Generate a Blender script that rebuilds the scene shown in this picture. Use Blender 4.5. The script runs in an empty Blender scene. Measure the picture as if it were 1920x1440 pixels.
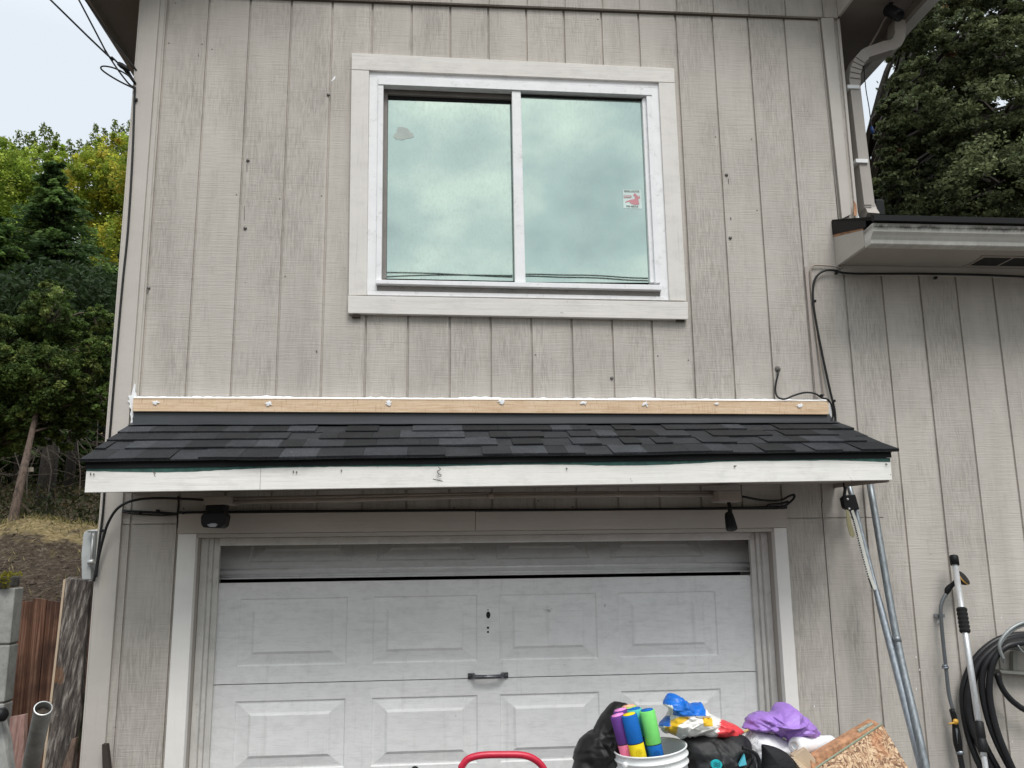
import bpy, math, random
import numpy as np
from mathutils import Vector, Matrix, noise

random.seed(7); np.random.seed(7)
scene = bpy.context.scene
col = scene.collection

# ------------------------------------------------------------------ camera
F_PX, YAW, PIT, ROL = 1600.0, 0.0885768, 0.1898572, -0.0120057
CAM = Vector((1.3725635, -4.053327, 1.9))
FW = Vector((math.sin(YAW)*math.cos(PIT), math.cos(YAW)*math.cos(PIT), math.sin(PIT)))
_r = Vector((math.cos(YAW), -math.sin(YAW), 0.0)); _u = _r.cross(FW)
RT = _r*math.cos(ROL) + _u*math.sin(ROL)
UP = -_r*math.sin(ROL) + _u*math.cos(ROL)
cam_d = bpy.data.cameras.new('camera')
cam_d.sensor_width = 36.0; cam_d.lens = F_PX/1920*36.0; cam_d.clip_end = 2000; cam_d.clip_start = 0.05
cam = bpy.data.objects.new('camera', cam_d); col.objects.link(cam)
cam.matrix_world = Matrix(((RT.x, UP.x, -FW.x, CAM.x), (RT.y, UP.y, -FW.y, CAM.y), (RT.z, UP.z, -FW.z, CAM.z), (0, 0, 0, 1)))
scene.camera = cam

# ------------------------------------------------------------------ world, sun, exposure
SUN_EL, SUN_AZ = math.radians(56), math.radians(166)     # azimuth clockwise from +Y: sun behind the viewer
world = bpy.data.worlds.new('World'); scene.world = world; world.use_nodes = True
wt = world.node_tree; wt.nodes.clear()
def wn(t, **k):
    n = wt.nodes.new(t)
    for a, b in k.items(): setattr(n, a, b)
    return n
w_out = wn('ShaderNodeOutputWorld'); w_bg = wn('ShaderNodeBackground'); w_bg.inputs['Strength'].default_value = 0.1
w_sky = wn('ShaderNodeTexSky', sky_type='NISHITA', sun_disc=False); w_sky.sun_elevation = SUN_EL; w_sky.sun_rotation = SUN_AZ
w_tc = wn('ShaderNodeTexCoord'); w_map = wn('ShaderNodeMapping'); w_map.inputs['Scale'].default_value = (1.0, 1.0, 1.5)
w_map.inputs['Location'].default_value = (0.35, 0.2, 0.55)
w_n = wn('ShaderNodeTexNoise'); w_n.inputs['Scale'].default_value = 5.0; w_n.inputs['Detail'].default_value = 5; w_n.inputs['Roughness'].default_value = 0.5; w_n.inputs['Distortion'].default_value = 0.0
w_cr = wn('ShaderNodeValToRGB'); e = w_cr.color_ramp.elements
e[0].position = 0.36; e[0].color = (0.50, 0.56, 0.60, 1); e[1].position = 0.66; e[1].color = (1.15, 1.15, 1.08, 1)
el = w_cr.color_ramp.elements.new(0.50); el.color = (0.72, 0.77, 0.79, 1)
w_sep = wn('ShaderNodeSeparateXYZ')
w_mr = wn('ShaderNodeMapRange'); w_mr.inputs['From Min'].default_value = -0.55; w_mr.inputs['From Max'].default_value = 0.25
w_ev = wn('ShaderNodeMapRange'); w_ev.inputs['From Min'].default_value = 0.45; w_ev.inputs['From Max'].default_value = 0.9
w_max = wn('ShaderNodeMath', operation='MAXIMUM')
w_m1 = wn('ShaderNodeMixRGB'); w_m1.inputs['Color2'].default_value = (0.66, 0.715, 0.77, 1)
w_sc = wn('ShaderNodeMixRGB', blend_type='MULTIPLY'); w_sc.inputs['Fac'].default_value = 1; w_sc.inputs['Color2'].default_value = (9.6, 9.6, 9.6, 1)
w_m2 = wn('ShaderNodeMixRGB'); w_m2.inputs['Fac'].default_value = 0.95
L = wt.links.new
L(w_tc.outputs['Generated'], w_map.inputs['Vector']); L(w_map.outputs[0], w_n.inputs['Vector']); L(w_n.outputs['Fac'], w_cr.inputs['Fac'])
L(w_tc.outputs['Generated'], w_sep.inputs[0]); L(w_sep.outputs['Y'], w_mr.inputs['Value']); L(w_sep.outputs['Z'], w_ev.inputs['Value'])
L(w_mr.outputs[0], w_max.inputs[0]); L(w_ev.outputs[0], w_max.inputs[1])
L(w_max.outputs[0], w_m1.inputs['Fac']); L(w_cr.outputs[0], w_m1.inputs['Color1'])
w_zen = wn('ShaderNodeMapRange'); w_zen.inputs['From Min'].default_value = 0.5; w_zen.inputs['From Max'].default_value = 1.0
w_zen.inputs['To Min'].default_value = 1.0; w_zen.inputs['To Max'].default_value = 2.3       # overcast: brighter overhead than at the horizon
w_zm = wn('ShaderNodeMixRGB', blend_type='MULTIPLY'); w_zm.inputs['Fac'].default_value = 1
L(w_sep.outputs['Z'], w_zen.inputs['Value']); L(w_m1.outputs[0], w_zm.inputs['Color1']); L(w_zen.outputs[0], w_zm.inputs['Color2'])
w_hz = wn('ShaderNodeMapRange'); w_hz.inputs['From Min'].default_value = 0.03; w_hz.inputs['From Max'].default_value = 0.24
w_hz.inputs['To Min'].default_value = 0.06; w_hz.inputs['To Max'].default_value = 1.0         # sky dimmed near the horizon, added to deepen the shade under the canopy
w_hm = wn('ShaderNodeMixRGB', blend_type='MULTIPLY'); w_hm.inputs['Fac'].default_value = 1
L(w_sep.outputs['Z'], w_hz.inputs['Value']); L(w_zm.outputs[0], w_hm.inputs['Color1']); L(w_hz.outputs[0], w_hm.inputs['Color2'])
L(w_hm.outputs[0], w_sc.inputs['Color1']); L(w_sc.outputs[0], w_m2.inputs['Color2']); L(w_sky.outputs[0], w_m2.inputs['Color1'])
L(w_m2.outputs[0], w_bg.inputs['Color']); L(w_bg.outputs[0], w_out.inputs['Surface'])
sun_d = bpy.data.lights.new('sun', 'SUN'); sun_d.energy = 1.75; sun_d.angle = math.radians(25); sun_d.color = (1.0, 0.965, 0.92)
sun = bpy.data.objects.new('sun', sun_d); col.objects.link(sun)
sd = Vector((math.sin(SUN_AZ)*math.cos(SUN_EL), math.cos(SUN_AZ)*math.cos(SUN_EL), math.sin(SUN_EL)))
sun.rotation_euler = sd.to_track_quat('Z', 'Y').to_euler(); sun.location = (0, -10, 14)
scene.view_settings.view_transform = 'Standard'; scene.view_settings.look = 'None'
scene.view_settings.exposure = 0.38; scene.view_settings.gamma = 1.0

# ------------------------------------------------------------------ measuring helpers: where a sight line meets a real plane
def ray(u, v): return FW + RT*((u-960)/F_PX) - UP*((v-720)/F_PX)
def W(u, v, y=0.0):
    d = ray(u, v); return CAM + d*((y-CAM.y)/d.y)
def WZ(u, v, z):
    d = ray(u, v); return CAM + d*((z-CAM.z)/d.z)
def WX(u, v, x):
    d = ray(u, v); return CAM + d*((x-CAM.x)/d.x)
def MIR(u, v, y):                       # a point in front of the house that the window glass mirrors
    d = ray(u, v); q = CAM + d*((0.02-CAM.y)/d.y); d2 = Vector((d.x, -d.y, d.z))
    return q + d2*((y-q.y)/d2.y)
def V(*a): return Vector(a)

# ------------------------------------------------------------------ mesh builder
class MB:
    def __init__(s): s.v = []; s.f = []; s.c = []; s.sm = []; s.cur = (1, 1, 1); s.smooth = False
    def face(s, ids): s.f.append(tuple(ids)); s.c.append(s.cur); s.sm.append(s.smooth)
    def quad(s, *p):
        n = len(s.v); s.v += [Vector(q) for q in p]; s.face(range(n, n+len(p)))
    def box(s, x0, x1, y0, y1, z0, z1):
        n = len(s.v)
        s.v += [V(x, y, z) for z in (z0, z1) for y in (y0, y1) for x in (x0, x1)]
        for q in ((0, 2, 3, 1), (4, 5, 7, 6), (0, 1, 5, 4), (2, 6, 7, 3), (0, 4, 6, 2), (1, 3, 7, 5)): s.face([n+i for i in q])
    def prism(s, pts, d):
        n = len(s.v); k = len(pts); d = Vector(d)
        s.v += [Vector(p) for p in pts] + [Vector(p)+d for p in pts]
        s.face([n+i for i in range(k)]); s.face([n+k+i for i in reversed(range(k))])
        for i in range(k): j = (i+1) % k; s.face((n+j, n+i, n+k+i, n+k+j))
    def slab(s, px, y, th):              # outline measured on plane y, thickness th going back
        s.prism([W(u, v, y) for u, v in px], (0, th, 0))
    def tube(s, pts, r, n=8, cap=True, sq=1.0, up=None):
        pts = [Vector(p) for p in pts]; k = len(pts)
        rs = r if isinstance(r, (list, tuple)) else [r]*k
        old = s.smooth; s.smooth = n > 5
        base = len(s.v); nrm = None
        for i, p in enumerate(pts):
            t = (pts[min(i+1, k-1)] - pts[max(i-1, 0)])
            if t.length < 1e-9: t = V(0, 0, 1)
            t.normalize()
            if nrm is None:
                a = Vector(up) if up else (V(0, 0, 1) if abs(t.z) < .9 else V(1, 0, 0)); nrm = (a - t*a.dot(t)).normalized()
            else:
                nrm = (nrm - t*nrm.dot(t)); nrm = nrm.normalized() if nrm.length > 1e-6 else t.orthogonal().normalized()
            b = t.cross(nrm)
            for j in range(n):
                a = 2*math.pi*(j+.5)/n
                s.v.append(p + (nrm*math.cos(a) + b*math.sin(a)*sq)*rs[i])
        for i in range(k-1):
            for j in range(n):
                j2 = (j+1) % n
                s.face((base+i*n+j, base+i*n+j2, base+(i+1)*n+j2, base+(i+1)*n+j))
        if cap:
            s.smooth = False
            s.face([base+j for j in reversed(range(n))]); s.face([base+(k-1)*n+j for j in range(n)])
        s.smooth = old
    def lathe(s, base, axis, prof, n=24):
        axis = Vector(axis).normalized(); a = axis.orthogonal().normalized(); b = axis.cross(a); base = Vector(base)
        m = len(s.v); old = s.smooth; s.smooth = True
        for h, r in prof:
            for j in range(n):
                t = 2*math.pi*j/n; s.v.append(base + axis*h + (a*math.cos(t)+b*math.sin(t))*r)
        for i in range(len(prof)-1):
            for j in range(n):
                j2 = (j+1) % n; s.face((m+i*n+j, m+i*n+j2, m+(i+1)*n+j2, m+(i+1)*n+j))
        s.smooth = old
    def build(s, name, mat, parent=None, bevel=0.0):
        off = ROOT.get(parent.name, V(0, 0, 0)) if parent else V(0, 0, 0)
        me = bpy.data.meshes.new(name)
        me.from_pydata([tuple(p-off) for p in s.v], [], s.f); me.validate(verbose=False)
        if len(me.polygons) == len(s.f):
            me.polygons.foreach_set('use_smooth', s.sm)
            if any(c != (1, 1, 1) for c in s.c):
                at = me.color_attributes.new('Col', 'FLOAT_COLOR', 'CORNER'); arr = []
                for p, c in zip(me.polygons, s.c): arr += [c[0], c[1], c[2], 1.0]*p.loop_total
                at.data.foreach_set('color', arr)
        me.update()
        o = bpy.data.objects.new(name, me); col.objects.link(o)
        if mat: me.materials.append(mat)
        if parent: o.parent = parent; ROOT[o.name] = off
        if bevel:
            b = o.modifiers.new('bevel', 'BEVEL'); b.width = bevel; b.segments = 2; b.limit_method = 'ANGLE'; b.angle_limit = math.radians(40)
        return o
def build_split(mb, name, mat, parent=None, bevel=0.0):
    """each separate piece of mb becomes an object of its own"""
    key = {}; rep = []
    for p in mb.v: rep.append(key.setdefault((round(p.x, 5), round(p.y, 5), round(p.z, 5)), len(key)))
    par = list(range(len(key)))
    def find(a):
        while par[a] != a: par[a] = par[par[a]]; a = par[a]
        return a
    for f in mb.f:
        for q in f[1:]: par[find(rep[q])] = find(rep[f[0]])
    groups = {}
    for i, f in enumerate(mb.f): groups.setdefault(find(rep[f[0]]), []).append(i)
    out = []
    for g_ in groups.values():
        m2 = MB(); mp = {}
        for i in g_:
            for q in mb.f[i]:
                if q not in mp: mp[q] = len(m2.v); m2.v.append(mb.v[q])
            m2.f.append(tuple(mp[q] for q in mb.f[i])); m2.c.append(mb.c[i]); m2.sm.append(mb.sm[i])
        out.append(m2.build(name, mat, parent, bevel))
    return out
ROOT = {}
def thing(name, label, cat, loc, group=None):
    o = bpy.data.objects.new(name, None); o.empty_display_size = .1; col.objects.link(o); o.location = loc
    o['label'] = label; o['category'] = cat
    if group: o['group'] = group
    ROOT[o.name] = Vector(loc); return o
def tag(o, label, cat, group=None):
    o['label'] = label; o['category'] = cat
    if group: o['group'] = group
    return o
def node_root(name, parent):             # a part that is only a holder of sub-parts is never used; parts are meshes
    return parent
def smooth_path(pts, n=8):
    pts = [Vector(p) for p in pts]; out = []
    P = [pts[0]*2-pts[1]] + pts + [pts[-1]*2-pts[-2]]
    for i in range(1, len(P)-2):
        for k in range(n):
            t = k/n; a, b, c, d = P[i-1], P[i], P[i+1], P[i+2]
            out.append(0.5*((2*b) + (c-a)*t + (2*a-5*b+4*c-d)*t*t + (3*b-a-3*c+d)*t**3))
    out.append(pts[-1]); return out

# ------------------------------------------------------------------ materials
def new_mat(name):
    m = bpy.data.materials.new(name); m.use_nodes = True
    t = m.node_tree; b = t.nodes['Principled BSDF']; return m, t, b
def nd(t, typ, **k):
    n = t.nodes.new(typ)
    for a, b in k.items():
        if a in n.inputs.keys() if hasattr(n.inputs, 'keys') else False: n.inputs[a].default_value = b
        else: setattr(n, a, b)
    return n
def noise_n(t, vec, scale, detail=3, rough=.5, dist=0):
    n = t.nodes.new('ShaderNodeTexNoise'); n.inputs['Scale'].default_value = scale; n.inputs['Detail'].default_value = detail
    n.inputs['Roughness'].default_value = rough; n.inputs['Distortion'].default_value = dist
    if vec: t.links.new(vec, n.inputs['Vector'])
    return n.outputs['Fac']
def mapping(t, scale, loc=(0, 0, 0), rot=(0, 0, 0), src=None):
    m = t.nodes.new('ShaderNodeMapping'); m.inputs['Scale'].default_value = scale; m.inputs['Location'].default_value = loc; m.inputs['Rotation'].default_value = rot
    if src is None:
        g = t.nodes.new('ShaderNodeTexCoord'); src = g.outputs['Object']
    t.links.new(src, m.inputs['Vector']); return m.outputs[0]
def ramp(t, fac, stops):
    r = t.nodes.new('ShaderNodeValToRGB'); e = r.color_ramp.elements
    e[0].position = stops[0][0]; e[1].position = stops[-1][0]
    for p, c in stops[1:-1]: e.new(p)
    for k, (p, c) in enumerate(stops):
        e[k].position = p; c = (c, c, c) if isinstance(c, (int, float)) else c; e[k].color = (*c, 1)
    t.links.new(fac, r.inputs['Fac']); return r.outputs[0]
def mixc(t, fac, a, b, mode='MIX'):
    m = t.nodes.new('ShaderNodeMixRGB'); m.blend_type = mode
    for i, x in (('Fac', fac), ('Color1', a), ('Color2', b)):
        if isinstance(x, (int, float)) and i == 'Fac': m.inputs[i].default_value = x
        elif isinstance(x, tuple): m.inputs[i].default_value = (*x, 1)
        elif isinstance(x, (int, float)): m.inputs[i].default_value = (x, x, x, 1)
        else: t.links.new(x, m.inputs[i])
    return m.outputs[0]
def mathn(t, op, a, b=0.0):
    m = t.nodes.new('ShaderNodeMath'); m.operation = op
    for i, x in enumerate((a, b)):
        if isinstance(x, (int, float)): m.inputs[i].default_value = x
        else: t.links.new(x, m.inputs[i])
    return m.outputs[0]
def bump(t, b, h, strength, dist=.01):
    n = t.nodes.new('ShaderNodeBump'); n.inputs['Strength'].default_value = strength; n.inputs['Distance'].default_value = dist
    t.links.new(h, n.inputs['Height']); t.links.new(n.outputs[0], b.inputs['Normal'])

def simple(name, c, rough=.6, metal=0.0, var=.12, scale=9, bmp=.0, bscale=60, spec=.4, dirt=0.0, stretch=(1, 1, 1), attr=False):
    m, t, b = new_mat(name)
    vec = mapping(t, stretch)
    f = noise_n(t, vec, scale, 5, .6)
    lo = tuple(x*(1-var) for x in c); hi = tuple(min(1, x*(1+var)) for x in c)
    o = ramp(t, f, [(.3, lo), (.7, hi)])
    if attr:
        a = t.nodes.new('ShaderNodeAttribute'); a.attribute_name = 'Col'
        o = mixc(t, 1.0, a.outputs['Color'], o, 'MULTIPLY')
    if dirt:
        g = noise_n(t, vec, scale*2.3, 6, .7); d = ramp(t, g, [(.56, 0), (.72, dirt)])
        o = mixc(t, d, o, (c[0]*.35, c[1]*.32, c[2]*.28))
    t.links.new(o, b.inputs['Base Color'])
    b.inputs['Roughness'].default_value = rough; b.inputs['Metallic'].default_value = metal; b.inputs['Specular IOR Level'].default_value = spec
    if bmp: bump(t, b, noise_n(t, vec, bscale, 3, .6), bmp, .004)
    return m

def siding_mat(name, base, seed=0.0):
    m, t, b = new_mat(name)
    tc = t.nodes.new('ShaderNodeTexCoord').outputs['Object']
    # rough sawn strokes run level, wood grain runs upright
    saw = noise_n(t, mapping(t, (5, 1, 150), (seed, 0, 0), src=tc), 1.0, 3, .6)
    saw2 = noise_n(t, mapping(t, (14, 1, 420), (seed, 0, 3), src=tc), 1.0, 2, .6)
    grain = noise_n(t, mapping(t, (120, 1, 11.0), (seed, 0, 0), src=tc), 1.0, 4, .62, .8)
    patch = noise_n(t, mapping(t, (3.4, 1, 1.5), (seed+2, 0, 1), src=tc), 1.0, 5, .65)
    blot = noise_n(t, mapping(t, (1.1, 1, .8), (seed+5, 0, 2), src=tc), 1.0, 4, .6)
    # tone of each 8 inch strip
    sx = t.nodes.new('ShaderNodeSeparateXYZ'); t.links.new(tc, sx.inputs[0])
    wnz = t.nodes.new('ShaderNodeTexWhiteNoise'); wnz.noise_dimensions = '1D'
    t.links.new(mathn(t, 'FLOOR', mathn(t, 'DIVIDE', mathn(t, 'ADD', sx.outputs['X'], 1.71), .2032)), wnz.inputs['W'])
    strip = wnz.outputs['Value']
    lo = tuple(x*.87 for x in base); hi = tuple(x*1.09 for x in base)
    o = ramp(t, blot, [(.3, lo), (.72, hi)])
    o = mixc(t, mathn(t, 'MULTIPLY', strip, .20), o, tuple(x*.72 for x in base))
    g = ramp(t, grain, [(.40, .10), (.62, 1)])
    pm = ramp(t, mathn(t, 'ADD', patch, mathn(t, 'MULTIPLY', strip, .10)), [(.46, 0.02), (.66, .66)])
    gm = mixc(t, 1.0, g, pm, 'MULTIPLY')
    o = mixc(t, gm, o, (base[0]*.52, base[1]*.51, base[2]*.50))
    wide = noise_n(t, mapping(t, (7, 1, .9), (seed+3, 0, 6), src=tc), 1.0, 5, .65); o = mixc(t, ramp(t, wide, [(.44, 0), (.66, .34)]), o, (base[0]*.60, base[1]*.59, base[2]*.58))
    s1 = ramp(t, saw, [(.34, .5), (.47, 0)])
    o = mixc(t, mathn(t, 'MULTIPLY', s1, .42), o, (base[0]*.55, base[1]*.53, base[2]*.5))
    fle = noise_n(t, mapping(t, (34, 1, 60), (seed+9, 0, 0), src=tc), 1.0, 2, .5)
    o = mixc(t, ramp(t, fle, [(.72, 0), (.78, .55)]), o, (base[0]*.3, base[1]*.27, base[2]*.23))
    t.links.new(o, b.inputs['Base Color']); b.inputs['Roughness'].default_value = .75; b.inputs['Specular IOR Level'].default_value = .25
    h = mathn(t, 'ADD', mathn(t, 'MULTIPLY', saw, .8), mathn(t, 'ADD', mathn(t, 'MULTIPLY', saw2, .5), mathn(t, 'MULTIPLY', mathn(t, 'MULTIPLY', grain, pm), -1.0)))
    bump(t, b, h, .55, .004)
    return m

def paint_board(name, base, rough=.55, chips=.5, seed=0.0, horiz=True, under=(.16, .12, .09)):
    m, t, b = new_mat(name)
    tc = t.nodes.new('ShaderNodeTexCoord').outputs['Object']
    sc = (3, 6, 60) if horiz else (60, 6, 3)
    g = noise_n(t, mapping(t, sc, (seed, 0, 0), src=tc), 1.0, 4, .6, .4)
    bl = noise_n(t, mapping(t, (3, 3, 3), (seed+4, 0, 0), src=tc), 1.0, 4, .6)
    sm = noise_n(t, mapping(t, (9, 9, 16), (seed+7, 0, 0), src=tc), 1.0, 5, .7)
    o = ramp(t, bl, [(.3, tuple(x*.92 for x in base)), (.7, tuple(min(1, x*1.04) for x in base))])
    o = mixc(t, ramp(t, sm, [(.5, 0), (.75, .30*chips)]), o, tuple(x*.55 for x in base))
    o = mixc(t, ramp(t, g, [(.30, .35*chips), (.42, 0)]), o, tuple(x*.62 for x in base))
    ch = noise_n(t, mapping(t, (22, 22, 40), (seed+1, 0, 3), src=tc), 1.0, 3, .55)
    o = mixc(t, ramp(t, ch, [(.74, 0), (.77, .8*chips)]), o, under)
    t.links.new(o, b.inputs['Base Color']); b.inputs['Roughness'].default_value = rough; b.inputs['Specular IOR Level'].default_value = .35
    bump(t, b, mathn(t, 'ADD', g, mathn(t, 'MULTIPLY', ch, .4)), .35, .004)
    return m

def leaf_mat(name, tint=(1, 1, 1)):
    m, t, b = new_mat(name)
    a = t.nodes.new('ShaderNodeAttribute'); a.attribute_name = 'Col'
    c = mixc(t, 1.0, a.outputs['Color'], tint, 'MULTIPLY')
    t.links.new(c, b.inputs['Base Color']); b.inputs['Roughness'].default_value = .6; b.inputs['Specular IOR Level'].default_value = .15
    tr = t.nodes.new('ShaderNodeBsdfTranslucent'); t.links.new(c, tr.inputs['Color'])
    mx = t.nodes.new('ShaderNodeMixShader'); mx.inputs['Fac'].default_value = .35
    t.links.new(b.outputs[0], mx.inputs[1]); t.links.new(tr.outputs[0], mx.inputs[2])
    t.links.new(mx.outputs[0], t.nodes['Material Output'].inputs['Surface'])
    return m

def bark_mat(name, c):
    m, t, b = new_mat(name)
    v = mapping(t, (9, 9, 2.2)); f = noise_n(t, v, 4, 6, .7, .6)
    t.links.new(ramp(t, f, [(.35, tuple(x*.35 for x in c)), (.5, c), (.7, tuple(min(1, x*1.5) for x in c))]), b.inputs['Base Color'])
    b.inputs['Roughness'].default_value = .9; bump(t, b, f, .8, .03); return m

def old_wood(name, c1, c2, c3, rot=0.0, sc=(70, 40, 1.2)):
    m, t, b = new_mat(name)
    v = mapping(t, sc, rot=(0, rot, 0)); f = noise_n(t, v, 1.0, 5, .65, .8)
    p = noise_n(t, mapping(t, (5, 5, 3.2)), 1.0, 4, .6)
    o = ramp(t, f, [(.32, c1), (.5, c2), (.66, c3)])
    o = mixc(t, ramp(t, p, [(.45, 0), (.62, .8)]), o, tuple(x*.45 for x in c1))
    t.links.new(o, b.inputs['Base Color']); b.inputs['Roughness'].default_value = .85; bump(t, b, f, .7, .01); return m

GREIGE = (.570, .530, .482)
M = {}
M['siding'] = siding_mat('painted_rough_siding', GREIGE)
M['trim'] = paint_board('greige_trim_paint', (.53, .495, .452), seed=1, chips=.35, horiz=False)
M['trim_h'] = paint_board('greige_trim_paint_level', (.53, .495, .452), seed=2, chips=.35)
M['win_trim'] = paint_board('pale_window_trim_paint', (.72, .69, .65), seed=3, chips=1.0)
M['win_trim_v'] = paint_board('pale_window_trim_paint_upright', (.72, .69, .65), seed=8, chips=.95, horiz=False)
M['alu'] = simple('white_window_metal', (.84, .84, .85), .35, 0, .05, 12, dirt=.35)
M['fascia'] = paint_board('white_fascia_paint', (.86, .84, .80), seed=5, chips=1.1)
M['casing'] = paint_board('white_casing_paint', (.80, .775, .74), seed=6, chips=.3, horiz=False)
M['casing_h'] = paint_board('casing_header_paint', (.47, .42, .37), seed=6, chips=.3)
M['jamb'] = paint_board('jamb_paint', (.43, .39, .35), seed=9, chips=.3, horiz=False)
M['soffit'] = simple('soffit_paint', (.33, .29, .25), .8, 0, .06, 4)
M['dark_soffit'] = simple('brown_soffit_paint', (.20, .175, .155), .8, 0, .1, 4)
M['black_metal'] = simple('black_coated_metal', (.010, .010, .011), .6, 0, .1, 6, spec=.2)
M['flashing'] = simple('charcoal_flashing', (.035, .038, .043), .42, 0, .15, 3, spec=.5)
M['black_plastic'] = simple('black_plastic', (.010, .010, .011), .5, 0, .1, 20, spec=.25)
M['cable'] = simple('black_cable_rubber', (.010, .010, .011), .5, 0, .1, 20)
M['hose'] = simple('black_hose_rubber', (.014, .014, .016), .42, 0, .25, 30)
M['galv'] = simple('galvanised_steel', (.30, .33, .36), .42, .75, .25, 40, dirt=.25, stretch=(3, 3, 1))
M['galv2'] = simple('dull_grey_steel', (.24, .265, .28), .48, .7, .3, 30, dirt=.4, stretch=(3, 3, 1))
M['aluminium'] = simple('scratched_aluminium', (.66, .67, .68), .36, .55, .12, 60, dirt=.4, stretch=(3, 3, .6))
M['gutter'] = simple('stained_white_gutter', (.62, .60, .56), .4, 0, .1, 6)
M['white_plastic'] = simple('white_plastic', (.82, .83, .83), .4, 0, .04, 8, dirt=.12)
M['caulk'] = simple('white_caulk', (.86, .87, .88), .5, 0, .03, 30, bmp=.3)
M['dark'] = simple('dark_interior', (.02, .02, .02), .9)
M['conduit'] = simple('painted_conduit', (.32, .27, .23), .6)
M['concrete'] = simple('weathered_concrete', (.30, .30, .285), .9, 0, .25, 14, bmp=.4, dirt=.3)
M['moss'] = simple('moss', (.16, .15, .02), .95, 0, .5, 30, bmp=.8, bscale=120)
M['bolt'] = simple('grey_bolt', (.16, .15, .14), .5, .5)
M['peel'] = simple('bare_weathered_wood', (.42, .22, .12), .8, 0, .3, 20)

def led_mat():
    m, t, b = new_mat('raw_pine_board')
    f = noise_n(t, mapping(t, (9, 9, 190)), 1.0, 4, .6, .6)
    s = noise_n(t, mapping(t, (230, 9, 26)), 1.0, 2, .5)
    o = ramp(t, f, [(.3, (.56, .38, .23)), (.5, (.70, .51, .34)), (.7, (.78, .62, .45))])
    o = mixc(t, ramp(t, s, [(.60, 0), (.7, .45)]), o, (.40, .23, .12))
    t.links.new(o, b.inputs['Base Color']); b.inputs['Roughness'].default_value = .65; bump(t, b, f, .2, .003); return m
M['pine'] = led_mat()

def shingle_mat():
    m, t, b = new_mat('charcoal_asphalt_shingle')
    a = t.nodes.new('ShaderNodeAttribute'); a.attribute_name = 'Col'
    g = noise_n(t, mapping(t, (1, 1, 1)), 210, 3, .8); g2 = noise_n(t, mapping(t, (1, 1, 1)), 9, 3, .6)
    o = mixc(t, 1.0, a.outputs['Color'], ramp(t, g, [(.3, .30), (.5, .95), (.68, 3.0)]), 'MULTIPLY')
    o = mixc(t, 1.0, o, ramp(t, g2, [(.3, .75), (.7, 1.25)]), 'MULTIPLY')
    t.links.new(o, b.inputs['Base Color']); b.inputs['Roughness'].default_value = .8; b.inputs['Specular IOR Level'].default_value = .35
    bump(t, b, g, .7, .003); return m
M['shingle'] = shingle_mat()

def glass_mat(name, tint, dirt):
    m, t, b = new_mat(name)
    t.nodes.remove(b)
    tc = t.nodes.new('ShaderNodeTexCoord').outputs['Object']
    gl = t.nodes.new('ShaderNodeBsdfGlossy'); gl.inputs['Roughness'].default_value = .015; gl.inputs['Color'].default_value = (*tint, 1)
    wv = t.nodes.new('ShaderNodeBump'); wv.inputs['Strength'].default_value = .05; wv.inputs['Distance'].default_value = .01
    t.links.new(noise_n(t, tc, 2.2, 1, .4), wv.inputs['Height']); t.links.new(wv.outputs[0], gl.inputs['Normal'])
    tr = t.nodes.new('ShaderNodeBsdfTransparent'); tr.inputs['Color'].default_value = (.62, .78, .72, 1)
    mx = t.nodes.new('ShaderNodeMixShader'); mx.inputs['Fac'].default_value = .78
    t.links.new(tr.outputs[0], mx.inputs[1]); t.links.new(gl.outputs[0], mx.inputs[2])
    df = t.nodes.new('ShaderNodeBsdfDiffuse'); df.inputs['Color'].default_value = (.46, .50, .47, 1)
    sp = noise_n(t, mapping(t, (60, 1, 30), src=tc), 1.0, 4, .7); sp2 = noise_n(t, mapping(t, (3, 1, 1.3), src=tc), 1.0, 4, .6)
    f = mixc(t, 1.0, ramp(t, sp, [(.45, .02), (.75, .35)]), ramp(t, sp2, [(.35, .2), (.7, 1)]), 'MULTIPLY')
    f = mathn(t, 'MULTIPLY', f, dirt)
    m2 = t.nodes.new('ShaderNodeMixShader'); t.links.new(f, m2.inputs['Fac']); t.links.new(mx.outputs[0], m2.inputs[1]); t.links.new(df.outputs[0], m2.inputs[2])
    t.links.new(m2.outputs[0], t.nodes['Material Output'].inputs['Surface']); return m
M['glass'] = glass_mat('tinted_mirror_glass', (.63, .76, .70), .8)
M['glass_dirty'] = glass_mat('dusty_mirror_glass', (.68, .81, .735), 1.2)

# ------------------------------------------------------------------ ground
def ground_h(x, y):
    def lerp(a, pts):
        if a <= pts[0][0]: return pts[0][1]
        for (p, q), (r, s_) in zip(pts, pts[1:]):
            if a <= r: return q + (s_-q)*(a-p)/(r-p)
        return pts[-1][1]
    hill = lerp(y, [(.5, 0.15), (1.3, 1.35), (2.2, 1.60), (4.4, 1.95), (5.1, 2.17), (6.0, 2.12), (11, 2.5), (20, 4.4), (30, 7.4), (60, 12), (200, 20)])
    w = min(1, max(0, (-.25-x)/.25)) if y < 9.5 else 1.0
    h = hill*w
    if y > .5 and w > 0: h += w*(noise.noise(V(x*1.3, y*1.3, 0))*.10 + noise.noise(V(x*5, y*5, 2))*.035 + noise.noise(V(x*14, y*14, 2))*.012)*min(1, (y-.5))
    return h
def axis(lo, hi, dense_lo, dense_hi, fine, coarse):
    a = []; x = lo
    while x < hi:
        a.append(x)
        if dense_lo-.001 <= x < dense_hi: x += fine
        else:
            d = (dense_lo-x) if x < dense_lo else (x-dense_hi); st = min(coarse, max(fine, abs(d)*.18+fine))
            x = min(x+st, dense_lo) if x < dense_lo else x+st
    a.append(hi); return a
XS = axis(-260, 260, -4.2, 0.2, .06, 30); YS = axis(-260, 320, 0.4, 6.6, .06, 30)
gb = MB(); gb.smooth = True
nx = len(XS)
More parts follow.
